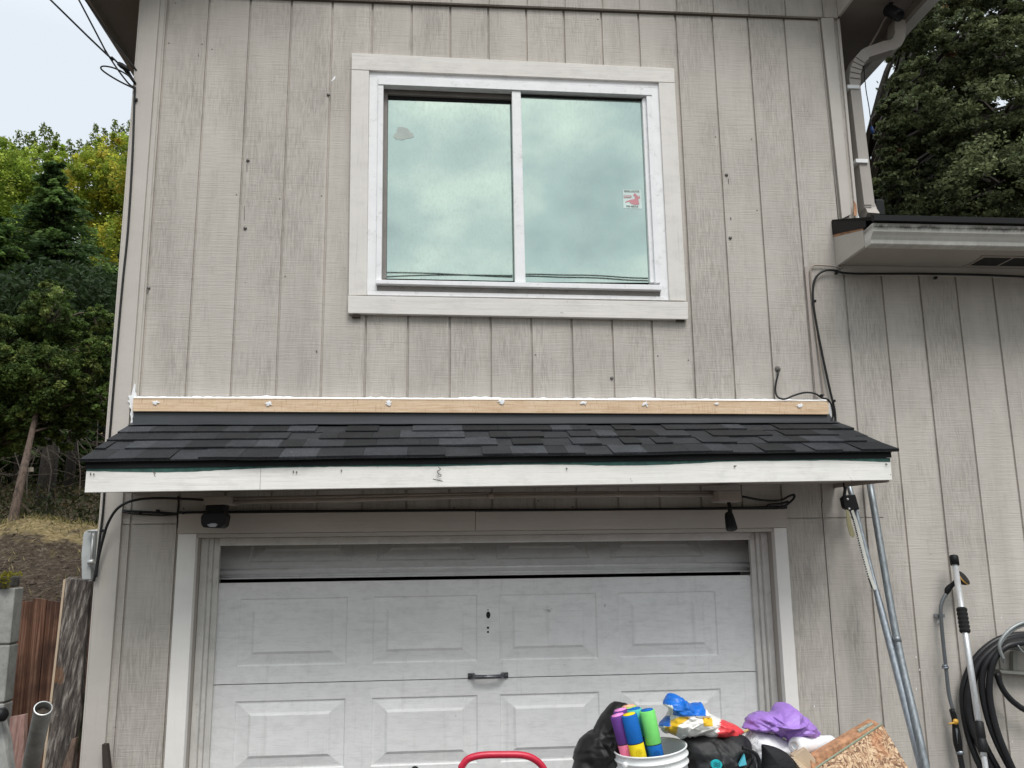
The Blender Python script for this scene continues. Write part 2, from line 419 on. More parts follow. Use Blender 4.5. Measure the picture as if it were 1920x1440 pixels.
for y in YS:
    for x in XS: gb.v.append(V(x, y, ground_h(x, y)-.002))
for j in range(len(YS)-1):
    for i in range(nx-1): gb.face((j*nx+i, j*nx+i+1, (j+1)*nx+i+1, (j+1)*nx+i))
def ground_mat():
    m, t, b = new_mat('soil_and_dry_grass')
    tc = t.nodes.new('ShaderNodeTexCoord').outputs['Object']
    sx = t.nodes.new('ShaderNodeSeparateXYZ'); t.links.new(tc, sx.inputs[0])
    n1 = noise_n(t, tc, 2.2, 6, .65, .4); n2 = noise_n(t, tc, 24, 6, .7)
    soil = ramp(t, n2, [(.35, (.022, .016, .012)), (.55, (.06, .044, .034)), (.72, (.17, .14, .11))])
    straw = ramp(t, n2, [(.3, (.10, .085, .035)), (.5, (.26, .20, .095)), (.7, (.42, .34, .18))])
    yy = mathn(t, 'ADD', sx.outputs['Y'], mathn(t, 'MULTIPLY', mathn(t, 'SUBTRACT', n1, .5), 3.2))
    band = ramp(t, mathn(t, 'DIVIDE', yy, 40), [(.112, 0.05), (.122, .7), (.138, .8), (.146, .08), (.40, .12), (.44, .95), (.80, .9)])
    o = mixc(t, band, soil, straw)
    t.links.new(o, b.inputs['Base Color']); b.inputs['Roughness'].default_value = .95; b.inputs['Specular IOR Level'].default_value = .1
    bump(t, b, n2, .9, .03); return m
g = gb.build('ground', ground_mat()); g['kind'] = 'structure'
dw = MB(); dw.box(-.2, 14, -16, -0.0, -.05, .006)
drv = dw.build('driveway', simple('grey_concrete_drive', (.10, .098, .093), .9, 0, .15, 5, bmp=.3)); drv['kind'] = 'structure'

# grass tufts on the bank
def fast_quads(name, P, A, B, C, mat, parent=None, shape='quad'):
    """P centres (n,3); A, B half axes (n,3); C colours (n,3)"""
    n = len(P); off = np.array(ROOT.get(parent.name, V(0, 0, 0))) if parent else np.zeros(3)
    P = P-off
    if shape == 'quad': vs = np.stack([P-A, P+B*.9-A*.1, P+A, P-B*.9-A*.1], 1)
    else: vs = np.stack([P-A-B, P-A+B, P+A+B, P+A-B], 1)
    me = bpy.data.meshes.new(name); me.vertices.add(4*n); me.vertices.foreach_set('co', vs.reshape(-1).astype(np.float32))
    me.loops.add(4*n); me.loops.foreach_set('vertex_index', np.arange(4*n, dtype=np.int32))
    me.polygons.add(n); me.polygons.foreach_set('loop_start', np.arange(0, 4*n, 4, dtype=np.int32)); me.polygons.foreach_set('loop_total', np.full(n, 4, dtype=np.int32))
    at = me.color_attributes.new('Col', 'FLOAT_COLOR', 'POINT')
    cc = np.ones((n, 4, 4), np.float32); cc[:, :, :3] = C[:, None, :]; at.data.foreach_set('color', cc.reshape(-1))
    me.update(); me.validate(); me.materials.append(mat)
    o = bpy.data.objects.new(name, me); col.objects.link(o)
    if parent: o.parent = parent; ROOT[o.name] = Vector(off)
    return o
def rand_dirs(n):
    d = np.random.normal(size=(n, 3)); return d/np.linalg.norm(d, axis=1)[:, None]

M['leaf'] = leaf_mat('leaf')
def grass_patch():
    n = 22000
    x = np.random.uniform(-4.4, -.3, n); y = np.random.uniform(1.6, 6.2, n)
    keep = []
    for a, b_ in zip(x, y):
        d = math.exp(-((b_-5.15)/.22)**2) + .02 + (.08 if noise.noise(V(a*2, b_*2, 5)) > .15 and b_ > 3 else 0)
        keep.append(random.random() < d)
    keep = np.array(keep); x = x[keep]; y = y[keep]; n = len(x)
    z = np.array([ground_h(a, b_) for a, b_ in zip(x, y)])
    h = np.random.uniform(.02, .075, n)
    tip = np.stack([np.random.normal(0, .03, n), np.random.normal(0, .03, n)-.01, h], 1)
    P = np.stack([x, y, z], 1)+tip*.5
    side = np.cross(tip, rand_dirs(n)); side /= np.linalg.norm(side, axis=1)[:, None]
    t = np.random.rand(n, 1); g_ = np.array([.15, .16, .045]); s_ = np.array([.42, .33, .17])
    C = g_*(1-t)+s_*t; C *= np.random.uniform(.6, 1.2, (n, 1))
    o = fast_quads('grass', P, tip*.55, side*.004, C, M['leaf']); o['kind'] = 'stuff'
    o['label'] = 'dry straw coloured grass on the soil bank left of the house'; o['category'] = 'grass'
grass_patch()

def litter():
    n = 9000; x = np.random.uniform(-4.4, -.3, n); y = np.random.uniform(1.3, 5.4, n); z = np.array([ground_h(a, b_) for a, b_ in zip(x, y)])+.006
    A = rand_dirs(n); A[:, 2] *= .35; B = np.cross(A, rand_dirs(n)); B[:, 2] *= .5; t = np.random.rand(n, 1)**2.2
    C = (np.array([.035, .025, .018])*(1-t)+np.array([.34, .27, .19])*t)*np.random.uniform(.6, 1.2, (n, 1)); s_ = np.random.uniform(.004, .022, (n, 1))
    o = fast_quads('leaf_litter', np.stack([x, y, z], 1), A*s_, B*s_*.45, C, M['leaf']); o['kind'] = 'stuff'; o['label'] = 'wood chips and dead leaves scattered on the dark soil bank'; o['category'] = 'leaf litter'
    mb = MB(); mb.smooth = True
    for k in range(240):
        a, b_ = random.uniform(-4, -.35), random.uniform(1.4, 5.0); r = random.uniform(.008, .035); c = V(a, b_, ground_h(a, b_)); m0 = len(mb.v); q = []
        for (px_, py_, pz_) in ((1, 0, 0), (-1, 0, 0), (0, 1, 0), (0, -1, 0), (0, 0, .8), (0, 0, -.5)): mb.v.append(c+V(px_*r*random.uniform(.7, 1.3), py_*r*random.uniform(.7, 1.3), pz_*r))
        for f_ in ((0, 2, 4), (2, 1, 4), (1, 3, 4), (3, 0, 4), (2, 0, 5), (1, 2, 5), (3, 1, 5), (0, 3, 5)): mb.face([m0+w_ for w_ in f_])
    o = mb.build('soil_clods', simple('soil_clod', (.07, .052, .04), .95, 0, .5, 30)); o['kind'] = 'stuff'; o['label'] = 'small clods and stones on the soil bank left of the house'; o['category'] = 'clods'
litter()

# ------------------------------------------------------------------ trees
def leafy_tree(name, label, base, clumps, nleaf, size, cols, bark, trunk_r=.12, trunk_pts=None, sub=(.10, .24), bend=0.0, aspect=.55, group=None, flat=.6, twigs=0, cat='tree'):
    """clumps: list of (centre, (rx, ry, rz), weight)"""
    root = thing(name, label, cat, base, group)
    tot = sum(c[2] for c in clumps); Ps = []; Cs = []; tb = MB(); tb.smooth = True
    top = max(c[0][2] for c in clumps); b0 = Vector(base)
    cx = sum(c[0][0]*c[2] for c in clumps)/tot; cy = sum(c[0][1]*c[2] for c in clumps)/tot
    trunk = smooth_path([b0-V(0, 0, .3), b0+V(bend*.3, 0, (top-b0.z)*.3), V((cx+b0.x)/2+bend, (cy+b0.y)/2, b0.z+(top-b0.z)*.6), V(cx, cy, top)], 6)
    if trunk_pts: trunk = smooth_path(trunk_pts, 6)
    tb.tube(trunk, [trunk_r*(1-.85*i/(len(trunk)-1)) for i in range(len(trunk))], 10)
    for c, r, w in clumps:
        c = Vector(c); k = min(range(len(trunk)), key=lambda i: (trunk[i]-c).length + (3 if trunk[i].z > c.z else 0))
        s_ = trunk[k]
        tb.tube(smooth_path([s_, (s_+c)*.5+V(random.uniform(-.2, .2), random.uniform(-.2, .2), .1), c], 4), [trunk_r*.3, trunk_r*.27, trunk_r*.24, trunk_r*.2, trunk_r*.17, trunk_r*.14, trunk_r*.1, trunk_r*.07, trunk_r*.04], 5)
        # sub clumps give light and dark bunches
        n = int(nleaf*w/tot); ns = max(4, n//55)
        d = rand_dirs(ns); rr = np.random.uniform(.35, 1.0, (ns, 1))**.5
        sc = np.array(c)+d*rr*np.array(r)
        mr = min(r); subr = mr*np.random.uniform(sub[0], sub[1], ns)
        for q in range(ns):
            m_ = 55; e_ = rand_dirs(m_)*np.random.rand(m_, 1)**.5
            Ps.append(sc[q]+e_*subr[q]*np.array([1.25, 1.25, flat])); ci = cols[random.choices(range(len(cols)), [k_[1] for k_ in cols])[0]][0]
            j = np.array(ci)*random.uniform(.62, 1.35)
            Cs.append(j*np.random.uniform(.75, 1.25, (m_, 1)))
            if random.random() < twigs:
                tb.tube([c+(Vector(sc[q])-c)*.25+V(0, 0, -.05), c+(Vector(sc[q])-c)*.6+V(0, 0, .03), Vector(sc[q])], [trunk_r*.09, trunk_r*.06, trunk_r*.03], 4)
    P = np.concatenate(Ps); C = np.concatenate(Cs); n = len(P)
    A = rand_dirs(n); A[:, 2] *= .6; A /= np.linalg.norm(A, axis=1)[:, None]
    B = np.cross(A, rand_dirs(n)); B /= np.linalg.norm(B, axis=1)[:, None]
    s_ = size*np.random.uniform(.6, 1.3, (n, 1))
    tb.build('trunk', bark, root)
    fast_quads('crown', P, A*s_, B*s_*aspect, C, M['leaf'], root)
    return root
def blob(px_list, y, depth):
    """clumps from measured outline circles (u, v, radius in picture pixels) at distance y"""
    out = []
    for u, v, r in px_list:
        yy = y+random.uniform(-.5, .5)*depth; c = W(u, v, yy); d = (c-CAM).dot(FW); R = r*d/F_PX
        out.append((tuple(c), (R, min(R, depth), R*.85), R*R))
    return out
M['bark'] = bark_mat('brown_bark', (.10, .07, .05)); M['bark_grey'] = bark_mat('grey_bark', (.20, .17, .14)); M['bark_dark'] = bark_mat('dark_bark', (.035, .028, .022))

random.seed(3); np.random.seed(3)
def base_at(u, y):
    p = W(u, 900, y); return (p.x, y, ground_h(p.x, y))
# far bright trees
leafy_tree('leafy_tree', 'tall bright green tree at the left edge behind the dark spruce', base_at(10, 27),
           blob([(0, 360, 95), (70, 330, 60), (20, 290, 35), (-60, 340, 90), (60, 400, 75), (-10, 470, 110), (100, 290, 28), (50, 560, 110), (-90, 500, 120)], 27, 3),
           120000, .060, [((.27, .37, .05), 5), ((.42, .50, .09), 3), ((.15, .22, .035), 2)], M['bark'], .16, twigs=.15, flat=1.3)
leafy_tree('leafy_tree', 'tall yellowing tree close to the left house corner', base_at(205, 25),
           blob([(190, 330, 62), (225, 290, 45), (240, 350, 60), (170, 400, 50), (215, 420, 70), (240, 470, 70), (185, 500, 60), (160, 320, 30), (300, 350, 90), (320, 460, 100)], 25, 3),
           110000, .055, [((.46, .46, .06), 3), ((.32, .40, .06), 5), ((.56, .45, .07), 1), ((.19, .26, .045), 3)], M['bark'], .16, twigs=.15, flat=1.3)
def spires():
    # upright top shoots of the far trees
    root = thing('young_tree', 'slender shoots of a pale tree standing above the far treetops', 'tree', base_at(120, 28))
    tb = MB(); Ps = []; Cs = []
    for u, v in ((8, 258), (36, 245), (50, 250), (63, 246), (82, 232), (94, 240), (106, 252), (128, 262), (150, 262), (180, 232), (196, 240), (215, 226), (229, 236), (243, 228), (140, 280), (166, 268), (22, 270), (118, 275)):
        top = W(u, v, 27.5); bot = W(u+random.uniform(-8, 8), v+75, 27.5)
        tb.tube([bot, (bot+top)*.5+V(.05, 0, 0), top], [.02, .014, .006], 4)
        for k in range(60):
            t = (k/60)**.8; p = bot+(top-bot)*t; w_ = .34*(1-t)+.07
            for _ in range(3):
                Ps.append((p.x+random.uniform(-w_, w_), p.y+random.uniform(-w_, w_), p.z+random.uniform(-.08, .08))); q = random.uniform(.5, 1.2); Cs.append((.18*q, .23*q, .05*q))
    base = V(*base_at(120, 28)); tb.tube(smooth_path([base, base+V(.3, 0, 6), W(120, 360, 27.5)], 5), .10, 8)
    for u in (20, 60, 100, 150, 200, 240): tb.tube(smooth_path([W(120, 520, 27.5), W((u+120)/2, 420, 27.5), W(u, 320, 27.5)], 4), .035, 5)
    P = np.array(Ps); n = len(P); A = rand_dirs(n); B = np.cross(A, rand_dirs(n)); B /= np.linalg.norm(B, axis=1)[:, None]
    tb.build('trunk', M['bark'], root); fast_quads('crown', P, A*.075, B*.035, np.array(Cs), M['leaf'], root)
spires()

def conifer(name, label, base, top, rad, nwh, cols, size, shape=1.0, bark=None, low=.08, droop=.25, nl=46):
    root = thing(name, label, 'tree', base); b0 = Vector(base); t0 = Vector(top); H = (t0-b0).length
    tb = MB(); tb.tube([b0-V(0, 0, .3), b0+(t0-b0)*.5, t0], [H*.016, H*.010, .01], 8)
    Ps, As, Cs = [], [], []
    for w in range(nwh):
        f = low+(1-low)*(w/nwh); c = b0+(t0-b0)*f; L_ = rad*(1-f)**shape*random.uniform(.6, 1.25)*(1+.25*noise.noise(V(f*9, rad, 0)))+.12
        for k in range(9):
            a = random.uniform(0, 2*math.pi); d = V(math.cos(a), math.sin(a), -droop+random.uniform(-.1, .2)); l = L_*random.uniform(.5, 1.2)
            tb.tube([c, c+d*l*.5+V(0, 0, .02), c+d*l+V(0, 0, l*.08)], [.018, .012, .004], 4)
            side = d.cross(V(0, 0, 1)).normalized(); tone = random.uniform(.55, 1.35); base_c = np.array(random.choices([q[0] for q in cols], [q[1] for q in cols])[0])
            for q in range(nl):
                s_ = random.uniform(.12, 1.05); lat = random.uniform(-1, 1)*.38*l*(1.1-s_*.7)
                p = c+d*l*s_+side*lat+V(0, 0, l*.08*s_*s_-abs(lat)*.25+random.uniform(-.05, .05))
                ax = (d*.6+side*(1 if lat > 0 else -1)*.7+V(0, 0, random.uniform(-.4, .3))).normalized()
                Ps.append(tuple(p)); As.append(tuple(ax)); Cs.append(base_c*tone*random.uniform(.7, 1.3)*(.75+.5*s_))
    P = np.array(Ps); A = np.array(As); n = len(P); B = np.cross(A, rand_dirs(n)); B /= np.linalg.norm(B, axis=1)[:, None]
    s_ = size*np.random.uniform(.6, 1.4, (n, 1))
    tb.build('trunk', bark or M['bark_dark'], root); fast_quads('crown', P, A*s_, B*s_*.42, np.array(Cs), M['leaf'], root)
    return root
p = W(100, 300, 16)
conifer('spruce_tree', 'dark blue green spruce with a pointed top in front of the bright trees', base_at(100, 16), (p.x, 16, p.z), 2.6, 46, [((.065, .115, .038), 3), ((.11, .175, .05), 2)], .065, shape=.8, nl=120)
p = W(255, 455, 17)
conifer('fir_tree', 'dark fir whose side shows right beside the house corner', base_at(255, 17), (p.x, 17, p.z), 1.9, 34, [((.02, .048, .024), 3), ((.03, .06, .022), 2)], .065, shape=.7, nl=110)
p = W(-10, 400, 15)
conifer('fir_tree', 'broad green fir cut off by the left edge of the picture', base_at(-10, 15), (p.x, 15, p.z), 2.3, 38, [((.065, .12, .030), 3), ((.09, .15, .035), 2)], .065, shape=.7, nl=110)
# nearer juniper with a leaning trunk
jb = W(22, 978, 5.6)
leafy_tree('juniper_tree', 'olive green juniper on a leaning reddish trunk with a small board', (jb.x, 5.6, ground_h(jb.x, 5.6)),
           blob([(95, 590, 55), (60, 640, 65), (130, 650, 60), (30, 700, 65), (95, 710, 75), (160, 700, 45), (60, 770, 60), (120, 770, 45), (0, 640, 60), (5, 760, 60), (175, 660, 30), (-40, 700, 70), (95, 545, 25), (0, 820, 48), (-50, 790, 70), (125, 815, 34), (165, 775, 40), (205, 745, 34), (190, 660, 40), (60, 815, 30), (185, 600, 30)], 6.5, .7),
           110000, .025, [((.085, .13, .032), 5), ((.16, .20, .055), 2), ((.055, .085, .025), 3)], bark_mat('greybrown_bark', (.12, .085, .065)), .055, twigs=.3, flat=1.0, trunk_pts=[(jb.x-.03, 5.6, ground_h(jb.x, 5.6)-.2), W(40, 900, 5.75), W(60, 810, 6.1), W(85, 690, 6.5), W(95, 580, 6.6)])
# bare twigs under the juniper
def twigs():
    tb = MB()
    for i in range(150):
        u = random.uniform(-20, 235); v = random.uniform(720, 900); a = W(u, v, 8.5+random.uniform(-.8, .8))
        d = V(random.uniform(-1, 1), random.uniform(-.4, .4), random.uniform(-.5, .6)).normalized()*random.uniform(.3, .95)
        tb.tube([a, a+d*.5+V(0, 0, random.uniform(-.06, .06)), a+d], [.006, .0045, .002], 4)
    for i in range(7):
        u = random.uniform(0, 235); y = random.uniform(8, 12); b_ = W(u, 900, y); z = ground_h(b_.x, y)
        tb.tube([V(b_.x, y, z-.1), V(b_.x+random.uniform(-.1, .1), y, z+.7), V(b_.x+random.uniform(-.25, .25), y, z+1.6)], [.012, .01, .005], 5)
    o = tb.build('brushwood', bark_mat('twig_bark', (.09, .07, .055))); o['kind'] = 'stuff'; o['label'] = 'tangle of bare twigs under the juniper'; o['category'] = 'brushwood'
twigs()
# shady wood behind
for i, (u, y, lab) in enumerate(((30, 19, 'low dark evergreen tree behind the leaning trunk'), (130, 20, 'low dark evergreen tree in the middle behind the juniper'), (235, 19, 'low dark evergreen tree nearest the house corner'))):
    leafy_tree('evergreen_tree', lab, base_at(u, y), blob([(u, 560, 80), (u-40, 640, 80), (u+30, 640, 80), (u, 720, 70), (u+40, 760, 45), (u-40, 750, 50)], y, 2.2),
               50000, .060, [((.045, .075, .025), 3), ((.07, .11, .03), 1)], M['bark_dark'], .14, twigs=.1)
for u, y, r, lab in ((86, 11.5, .16, 'thick dark trunk right of the leaning tree'), (128, 13, .10, 'slim dark trunk between the thick trunk and the house'), (30, 14, .09, 'slim dark trunk left of the leaning tree'), (190, 15, .10, 'dark trunk just left of the small roof')):
    b_ = base_at(u, y); root = thing('wood_tree', lab, 'tree', b_); b_ = Vector(b_)
    m_ = MB(); m_.tube([b_-V(0, 0, .2), b_+V(.05, 0, 1.5), b_+V(.0, 0, 3.2)], [r, r*.8, r*.55], 10); m_.build('trunk', M['bark_dark'], root)
    n = 5000; c = np.array(b_+V(0, 0, 3.6)); P = c+rand_dirs(n)*np.random.rand(n, 1)**.5*np.array([1.5, 1.3, .9])
    A = rand_dirs(n); B = np.cross(A, rand_dirs(n)); fast_quads('crown', P, A*.07, B*.04, np.array([.026, .045, .015])*np.random.uniform(.5, 1.4, (n, 1)), M['leaf'], root)
def undergrowth():
    n = 14000; x = np.random.uniform(-7, -.6, n); y = np.random.uniform(6.3, 17, n); z = np.array([ground_h(a, b_) for a, b_ in zip(x, y)])+np.random.rand(n)**2*.5
    A = rand_dirs(n); B = np.cross(A, rand_dirs(n)); t = np.random.rand(n, 1)
    C = (np.array([.03, .05, .015])*(1-t)+np.array([.09, .07, .035])*t)*np.random.uniform(.4, 1.1, (n, 1))
    o = fast_quads('undergrowth', np.stack([x, y, z], 1), A*.05, B*.02, C, M['leaf']); o['kind'] = 'stuff'; o['label'] = 'dark undergrowth on the shaded slope under the trees'; o['category'] = 'undergrowth'
undergrowth()
# small board nailed to the leaning trunk
sb = MB(); sb.slab([(38, 877), (61, 876), (61, 884), (38, 885)], 5.95, .03)
tag(sb.build('nailed_board', simple('grey_board', (.30, .26, .21), .8)), 'small pale board nailed across the leaning tree trunk', 'board')

# big tree at the right
random.seed(11); np.random.seed(11)
big = []
for i in range(95):
    a = random.uniform(0, 2*math.pi); q = random.random()**.5
    x = 8.6+math.cos(a)*3.75*q; z = 6.2+math.sin(a)*3.7*q; y = 8.5+random.uniform(-2.4, 1.6)*math.sqrt(max(0, 1-q*q*.8)); s_ = random.uniform(.55, .95)
    big.append(((x, y, z), (s_, s_, s_*.62), s_*s_))
for u, v, r in ((1660, 140, 34), (1655, 195, 32), (1655, 235, 28), (1665, 290, 32), (1668, 350, 38), (1690, 90, 40), (1700, 400, 45), (1730, 30, 50), (1650, 260, 20), (1770, 390, 50), (1690, 200, 40)):
    c = W(u, v, 7.2+random.uniform(-.4, .4)); d = (c-CAM).dot(FW); R = r*d/F_PX; big.append(((c.x, c.y, c.z), (R, R, R*.7), R*R))
for k in range(60):
    c = W(random.uniform(1665, 1960), random.uniform(-30, 430), 7.4+random.uniform(-1, 2.2)); d = (c-CAM).dot(FW); R = random.uniform(38, 62)*d/F_PX; big.append(((c.x, c.y, c.z), (R, R, R*.75), R*R*1.7))
for u, v, r in ((1760, -20, 55), (1850, -30, 60), (1900, 10, 55), (1800, 40, 45), (1720, 20, 30)):
    c = W(u, v, 8.2); R = r*(c-CAM).dot(FW)/F_PX; big.append(((c.x, c.y, c.z), (R, R, R*.75), R*R*1.7))
def in_gap(k):
    c = Vector(k[0]); d = c-CAM; z = d.dot(FW); u = 960+F_PX*d.dot(RT)/z; v = 720-F_PX*d.dot(UP)/z
    return u-k[1][0]*F_PX/z < 1626+(14 if v < 330 else 0)
big = [k for k in big if not in_gap(k)]
for u, v, r in ((1668, 250, 26), (1672, 300, 28), (1666, 205, 22), (1682, 270, 26), (1668, 345, 28), (1660, 275, 16), (1690, 320, 26)):
    c = W(u, v, 6.6); R = r*(c-CAM).dot(FW)/F_PX; big.append(((c.x, c.y, c.z), (R, R, R*.9), R*R*4))
leafy_tree('maple_tree', 'large dense dark green leafy tree behind the lower roof on the right', (8.6, 8.5, 0), big, 400000, .030,
           [((.105, .125, .058), 5), ((.16, .185, .085), 3), ((.065, .08, .038), 3), ((.14, .08, .04), .03)], M['bark_dark'], .3, twigs=.06, aspect=.7, sub=(.16, .36), trunk_pts=[(8.8, 9.2, -.1), (8.9, 9.2, 2.5), (8.7, 9.0, 5), (8.7, 9.0, 8.5)])

# ------------------------------------------------------------------ the house
house = thing('house', 'two storey house with greige grooved siding, window and white garage door', 'house', (1.7, 0, 0))
GX = [-.010, .197, .403, .611, .819, 1.025, 1.228, 1.43, 1.63, 1.831, 2.032, 2.235, 2.436, 2.64, 2.842, 3.041, 3.245, 3.457, 3.658, 3.862, 4.061, 4.266]
while GX[-1] < 9: GX.append(GX[-1]+.2045)
def siding(mb, x0, x1, z0, z1, y=0.0, gw=.0058, gd=.010, jit=0):
    prof = [(x0, y)]
    for g_ in GX:
        if x0+.012 < g_ < x1-.012:
            a = random.uniform(-.0006, .0006)
            prof += [(g_-gw+a, y), (g_-gw*.80, y+gd), (g_+gw*.80, y+gd), (g_+gw+a, y)]
    prof.append((x1, y))
    for (a, ya), (b_, yb) in zip(prof, prof[1:]):
        mb.quad((a, ya, z0), (b_, yb, z0), (b_, yb, z1), (a, ya, z1))
JZ = 2.024
wl = MB(); wt_ = 2.0275
siding(wl, -.13, .972, wt_, 4.80)
siding(wl, .972, 2.575, wt_, 3.062); siding(wl, .972, 2.575, 4.352, 4.80)
siding(wl, 2.575, 3.55, wt_, 4.80)
siding(wl, -.13, .262, 0, JZ); siding(wl, .262, 2.99, JZ-.02, JZ); siding(wl, 2.99, 3.55, 0, JZ)
siding(wl, 3.55, 9, 0, 3.36)
# the dark slit of the panel joint, sides, back
wl.quad((-.13, .010, JZ), (3.55, .010, JZ), (3.55, .010, wt_), (-.13, .010, wt_))
wl.quad((-.13, 0, 0), (-.13, 0, 4.80), (-.13, 8, 4.80), (-.13, 8, 0)); wl.quad((3.55, 0, 2.9), (3.55, 8, 2.9), (3.55, 8, 4.80), (3.55, 0, 4.80))
wl.quad((-.13, 8, 0), (-.13, 8, 4.80), (9, 8, 4.80), (9, 8, 0)); wl.quad((9, 0, 0), (9, 8, 0), (9, 8, 3.3), (9, 0, 3.3))
wl.build('wall', M['siding'], house)
rm = MB(); rm.box(.90, 2.65, .14, 1.4, 2.95, 4.45)
rm.f = rm.f[:2]+rm.f[3:]; rm.c = rm.c[1:]; rm.sm = rm.sm[1:]
rm.build('room', simple('dim_room_wall', (.05, .055, .05), .9), house)

# gable band above
bd = MB()
def band_z(x): return 4.715+(x-1.237)*.0057
prof = []
xs = [-.138, 3.545]
gg = [g_+.004 for g_ in GX if -.1 < g_ < 3.5]
pr = [(-.138, -.020)]
for g_ in gg: pr += [(g_-.005, -.020), (g_-.003, -.012), (g_+.003, -.012), (g_+.005, -.020)]
pr.append((3.545, -.020))
def gz(x): return 4.95+(1.70-abs(x-1.70))*.42
for (a, ya), (b_, yb) in zip(pr, pr[1:]): bd.quad((a, ya, band_z(a)), (b_, yb, band_z(b_)), (b_, yb, gz(b_)), (a, ya, gz(a)))
bd.quad((-.138, -.02, band_z(-.138)), (3.545, -.02, band_z(3.545)), (3.545, .003, band_z(3.545)), (-.138, .003, band_z(-.138)))
bd.build('gable_siding', M['siding'], house)
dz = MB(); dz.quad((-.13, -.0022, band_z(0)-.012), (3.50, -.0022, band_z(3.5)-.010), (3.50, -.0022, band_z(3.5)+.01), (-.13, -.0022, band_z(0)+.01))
dz.build('joint_shadow_strip', simple('joint_shadow_tone', (.10, .075, .055), .8), house)  # flashing strip coloured dark for the shadow line under the gable band

# corner boards
cb = MB()
cb.box(-.138, -.046, -.019, 0, 0, 4.74); cb.box(-.145, -.138, -.019, .09, 0, 4.74)
cb.box(-.046, -.024, -.006, 0, 2.6, 4.74)
build_split(cb, 'corner_board', M['trim'], house, .002)
cb = MB(); cb.prism([W(1540, 33, -.019), W(1563, 33, -.019), W(1596, 402, -.019), W(1579, 410, -.019)], (0, .018, 0))
cb.box(3.545, 3.560, -.010, .09, 3.45, 4.73); cb.prism([W(1534.5, 33, -.007), W(1540, 33, -.007), W(1579, 410, -.007), W(1573.5, 412, -.007)], (0, .006, 0))
build_split(cb, 'corner_board', M['trim'], house, .002)
cb = MB(); cb.slab([(1536, 33), (1539, 33), (1578, 410), (1574.5, 411)], -.0095, .006); cb.build('joint_groove', simple('dark_groove', (.17, .15, .13), .8), house)
sv = MB(); sv.slab([(1601, 375), (1606, 385), (1607, 403), (1601, 405)], -.0235, .003); sv.build('bare_patch', M['peel'], house)
# narrow cover strip where the wing starts
st = MB()
st.slab([(1509, 500), (1514, 500), (1535, 745), (1530, 745)], -.008, .008)
st.build('joint_strip', paint_board('peeling_strip_paint', (.40, .35, .32), chips=1.0, seed=12, horiz=False), house)
st = MB(); st.box(3.243, 3.248, -.004, .004, 0, 2.1); st.build('joint_strip', M['trim'], house)

# main roof and soffits
rf = MB()
rf.prism([(-.50, -.42, 4.82), (-.50, -.42, 4.90), (1.70, -.42, 5.85), (3.98, -.42, 4.90), (3.98, -.42, 4.82), (1.70, -.42, 5.76)], (0, 9.2, 0))
rf.build('roof', M['shingle'], house)
sf = MB()
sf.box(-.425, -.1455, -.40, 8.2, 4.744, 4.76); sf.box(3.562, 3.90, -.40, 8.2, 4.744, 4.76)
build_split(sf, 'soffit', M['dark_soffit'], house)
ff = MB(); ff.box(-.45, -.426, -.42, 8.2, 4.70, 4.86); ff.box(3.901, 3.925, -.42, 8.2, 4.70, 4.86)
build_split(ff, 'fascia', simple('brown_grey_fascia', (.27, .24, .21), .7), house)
ff = MB(); ff.box(3.546, 3.561, -.42, -.0205, 4.735, 4.95); ff.box(-.153, -.139, -.42, -.0205, 4.735, 4.95)
build_split(ff, 'eave_side_board', M['trim_h'], house)
gt = MB(); gt.box(3.926, 4.03, -.42, 8.2, 4.74, 4.86); gt.build('gutter', M['gutter'], house, .006)

# window
wb = MB(); wb.slab([(659.4, 99), (1264, 128), (1265.3, 154.6), (659, 130)], -.024, .024); wb.build('window_trim', M['win_trim'], house, .0015)
wb = MB(); wb.slab([(659, 130.3), (692, 132), (687.5, 553), (653.5, 553.5)], -.022, .022); wb.build('window_trim', M['win_trim_v'], house, .0015)
wb = MB(); wb.slab([(1235, 153.9), (1265.3, 155), (1286.8, 564), (1255.7, 563)], -.022, .022); wb.build('window_trim', M['win_trim_v'], house, .0015)
sill = MB(); sill.slab([(652.4, 554), (1290, 566), (1290, 598.7), (652.4, 587)], -.030, .030); sill.build('window_sill', M['win_trim'], house, .002)
sd_ = MB(); sd_.smooth = True
for u in (668, 1275): sd_.box(W(u, 590, -.01).x-.02, W(u, 590, -.01).x+.02, -.02, -.001, 3.003, 3.009)
build_split(sd_, 'shim', simple('rotten_wood', (.06, .045, .035), .9), house)
fr = MB()
def bar(px, y, th=.04): fr.slab(px, y, th)
bar([(692.5, 132.5), (1234.5, 154.5), (1235, 165), (692.5, 143.5)], -.010, .03)     # outer flange
bar([(692.5, 143.5), (711, 144), (707, 545), (688, 545)], -.010, .03)
bar([(1220, 165), (1235, 165), (1255, 562.5), (1238, 562)], -.010, .03)
bar([(688, 545), (1243, 556), (1255, 563), (688.2, 553)], -.012, .03)
bar([(709, 143.8), (1223, 165), (1223, 178.5), (709, 158)], -.022, .045)             # raised head bar
bar([(709, 158), (719, 158.5), (715, 525), (705, 524.5)], -.018, .04)
bar([(1212, 178), (1222, 178.5), (1239, 530), (1229, 530)], -.018, .04)
bar([(1204, 186), (1212, 178), (1229, 530), (1219.6, 529)], -.002, .05)
bar([(704.5, 524), (1240.5, 534), (1241.5, 543.5), (704.5, 531.5)], -.034, .05)          # sill track
fr.build('window_frame', M['alu'], house, .0015)
fr = MB(); bar([(959.7, 170), (976.3, 171), (985.5, 529), (966, 528.5)], -.014, .045); fr.build('window_mullion', M['alu'], house, .002)
fr = MB(); bar([(689, 532), (1242, 543.5), (1242, 556), (689, 545)], -.002, .02); fr.build('sill_recess', simple('grey_weathered_track', (.33, .31, .29), .7, dirt=.6), house)
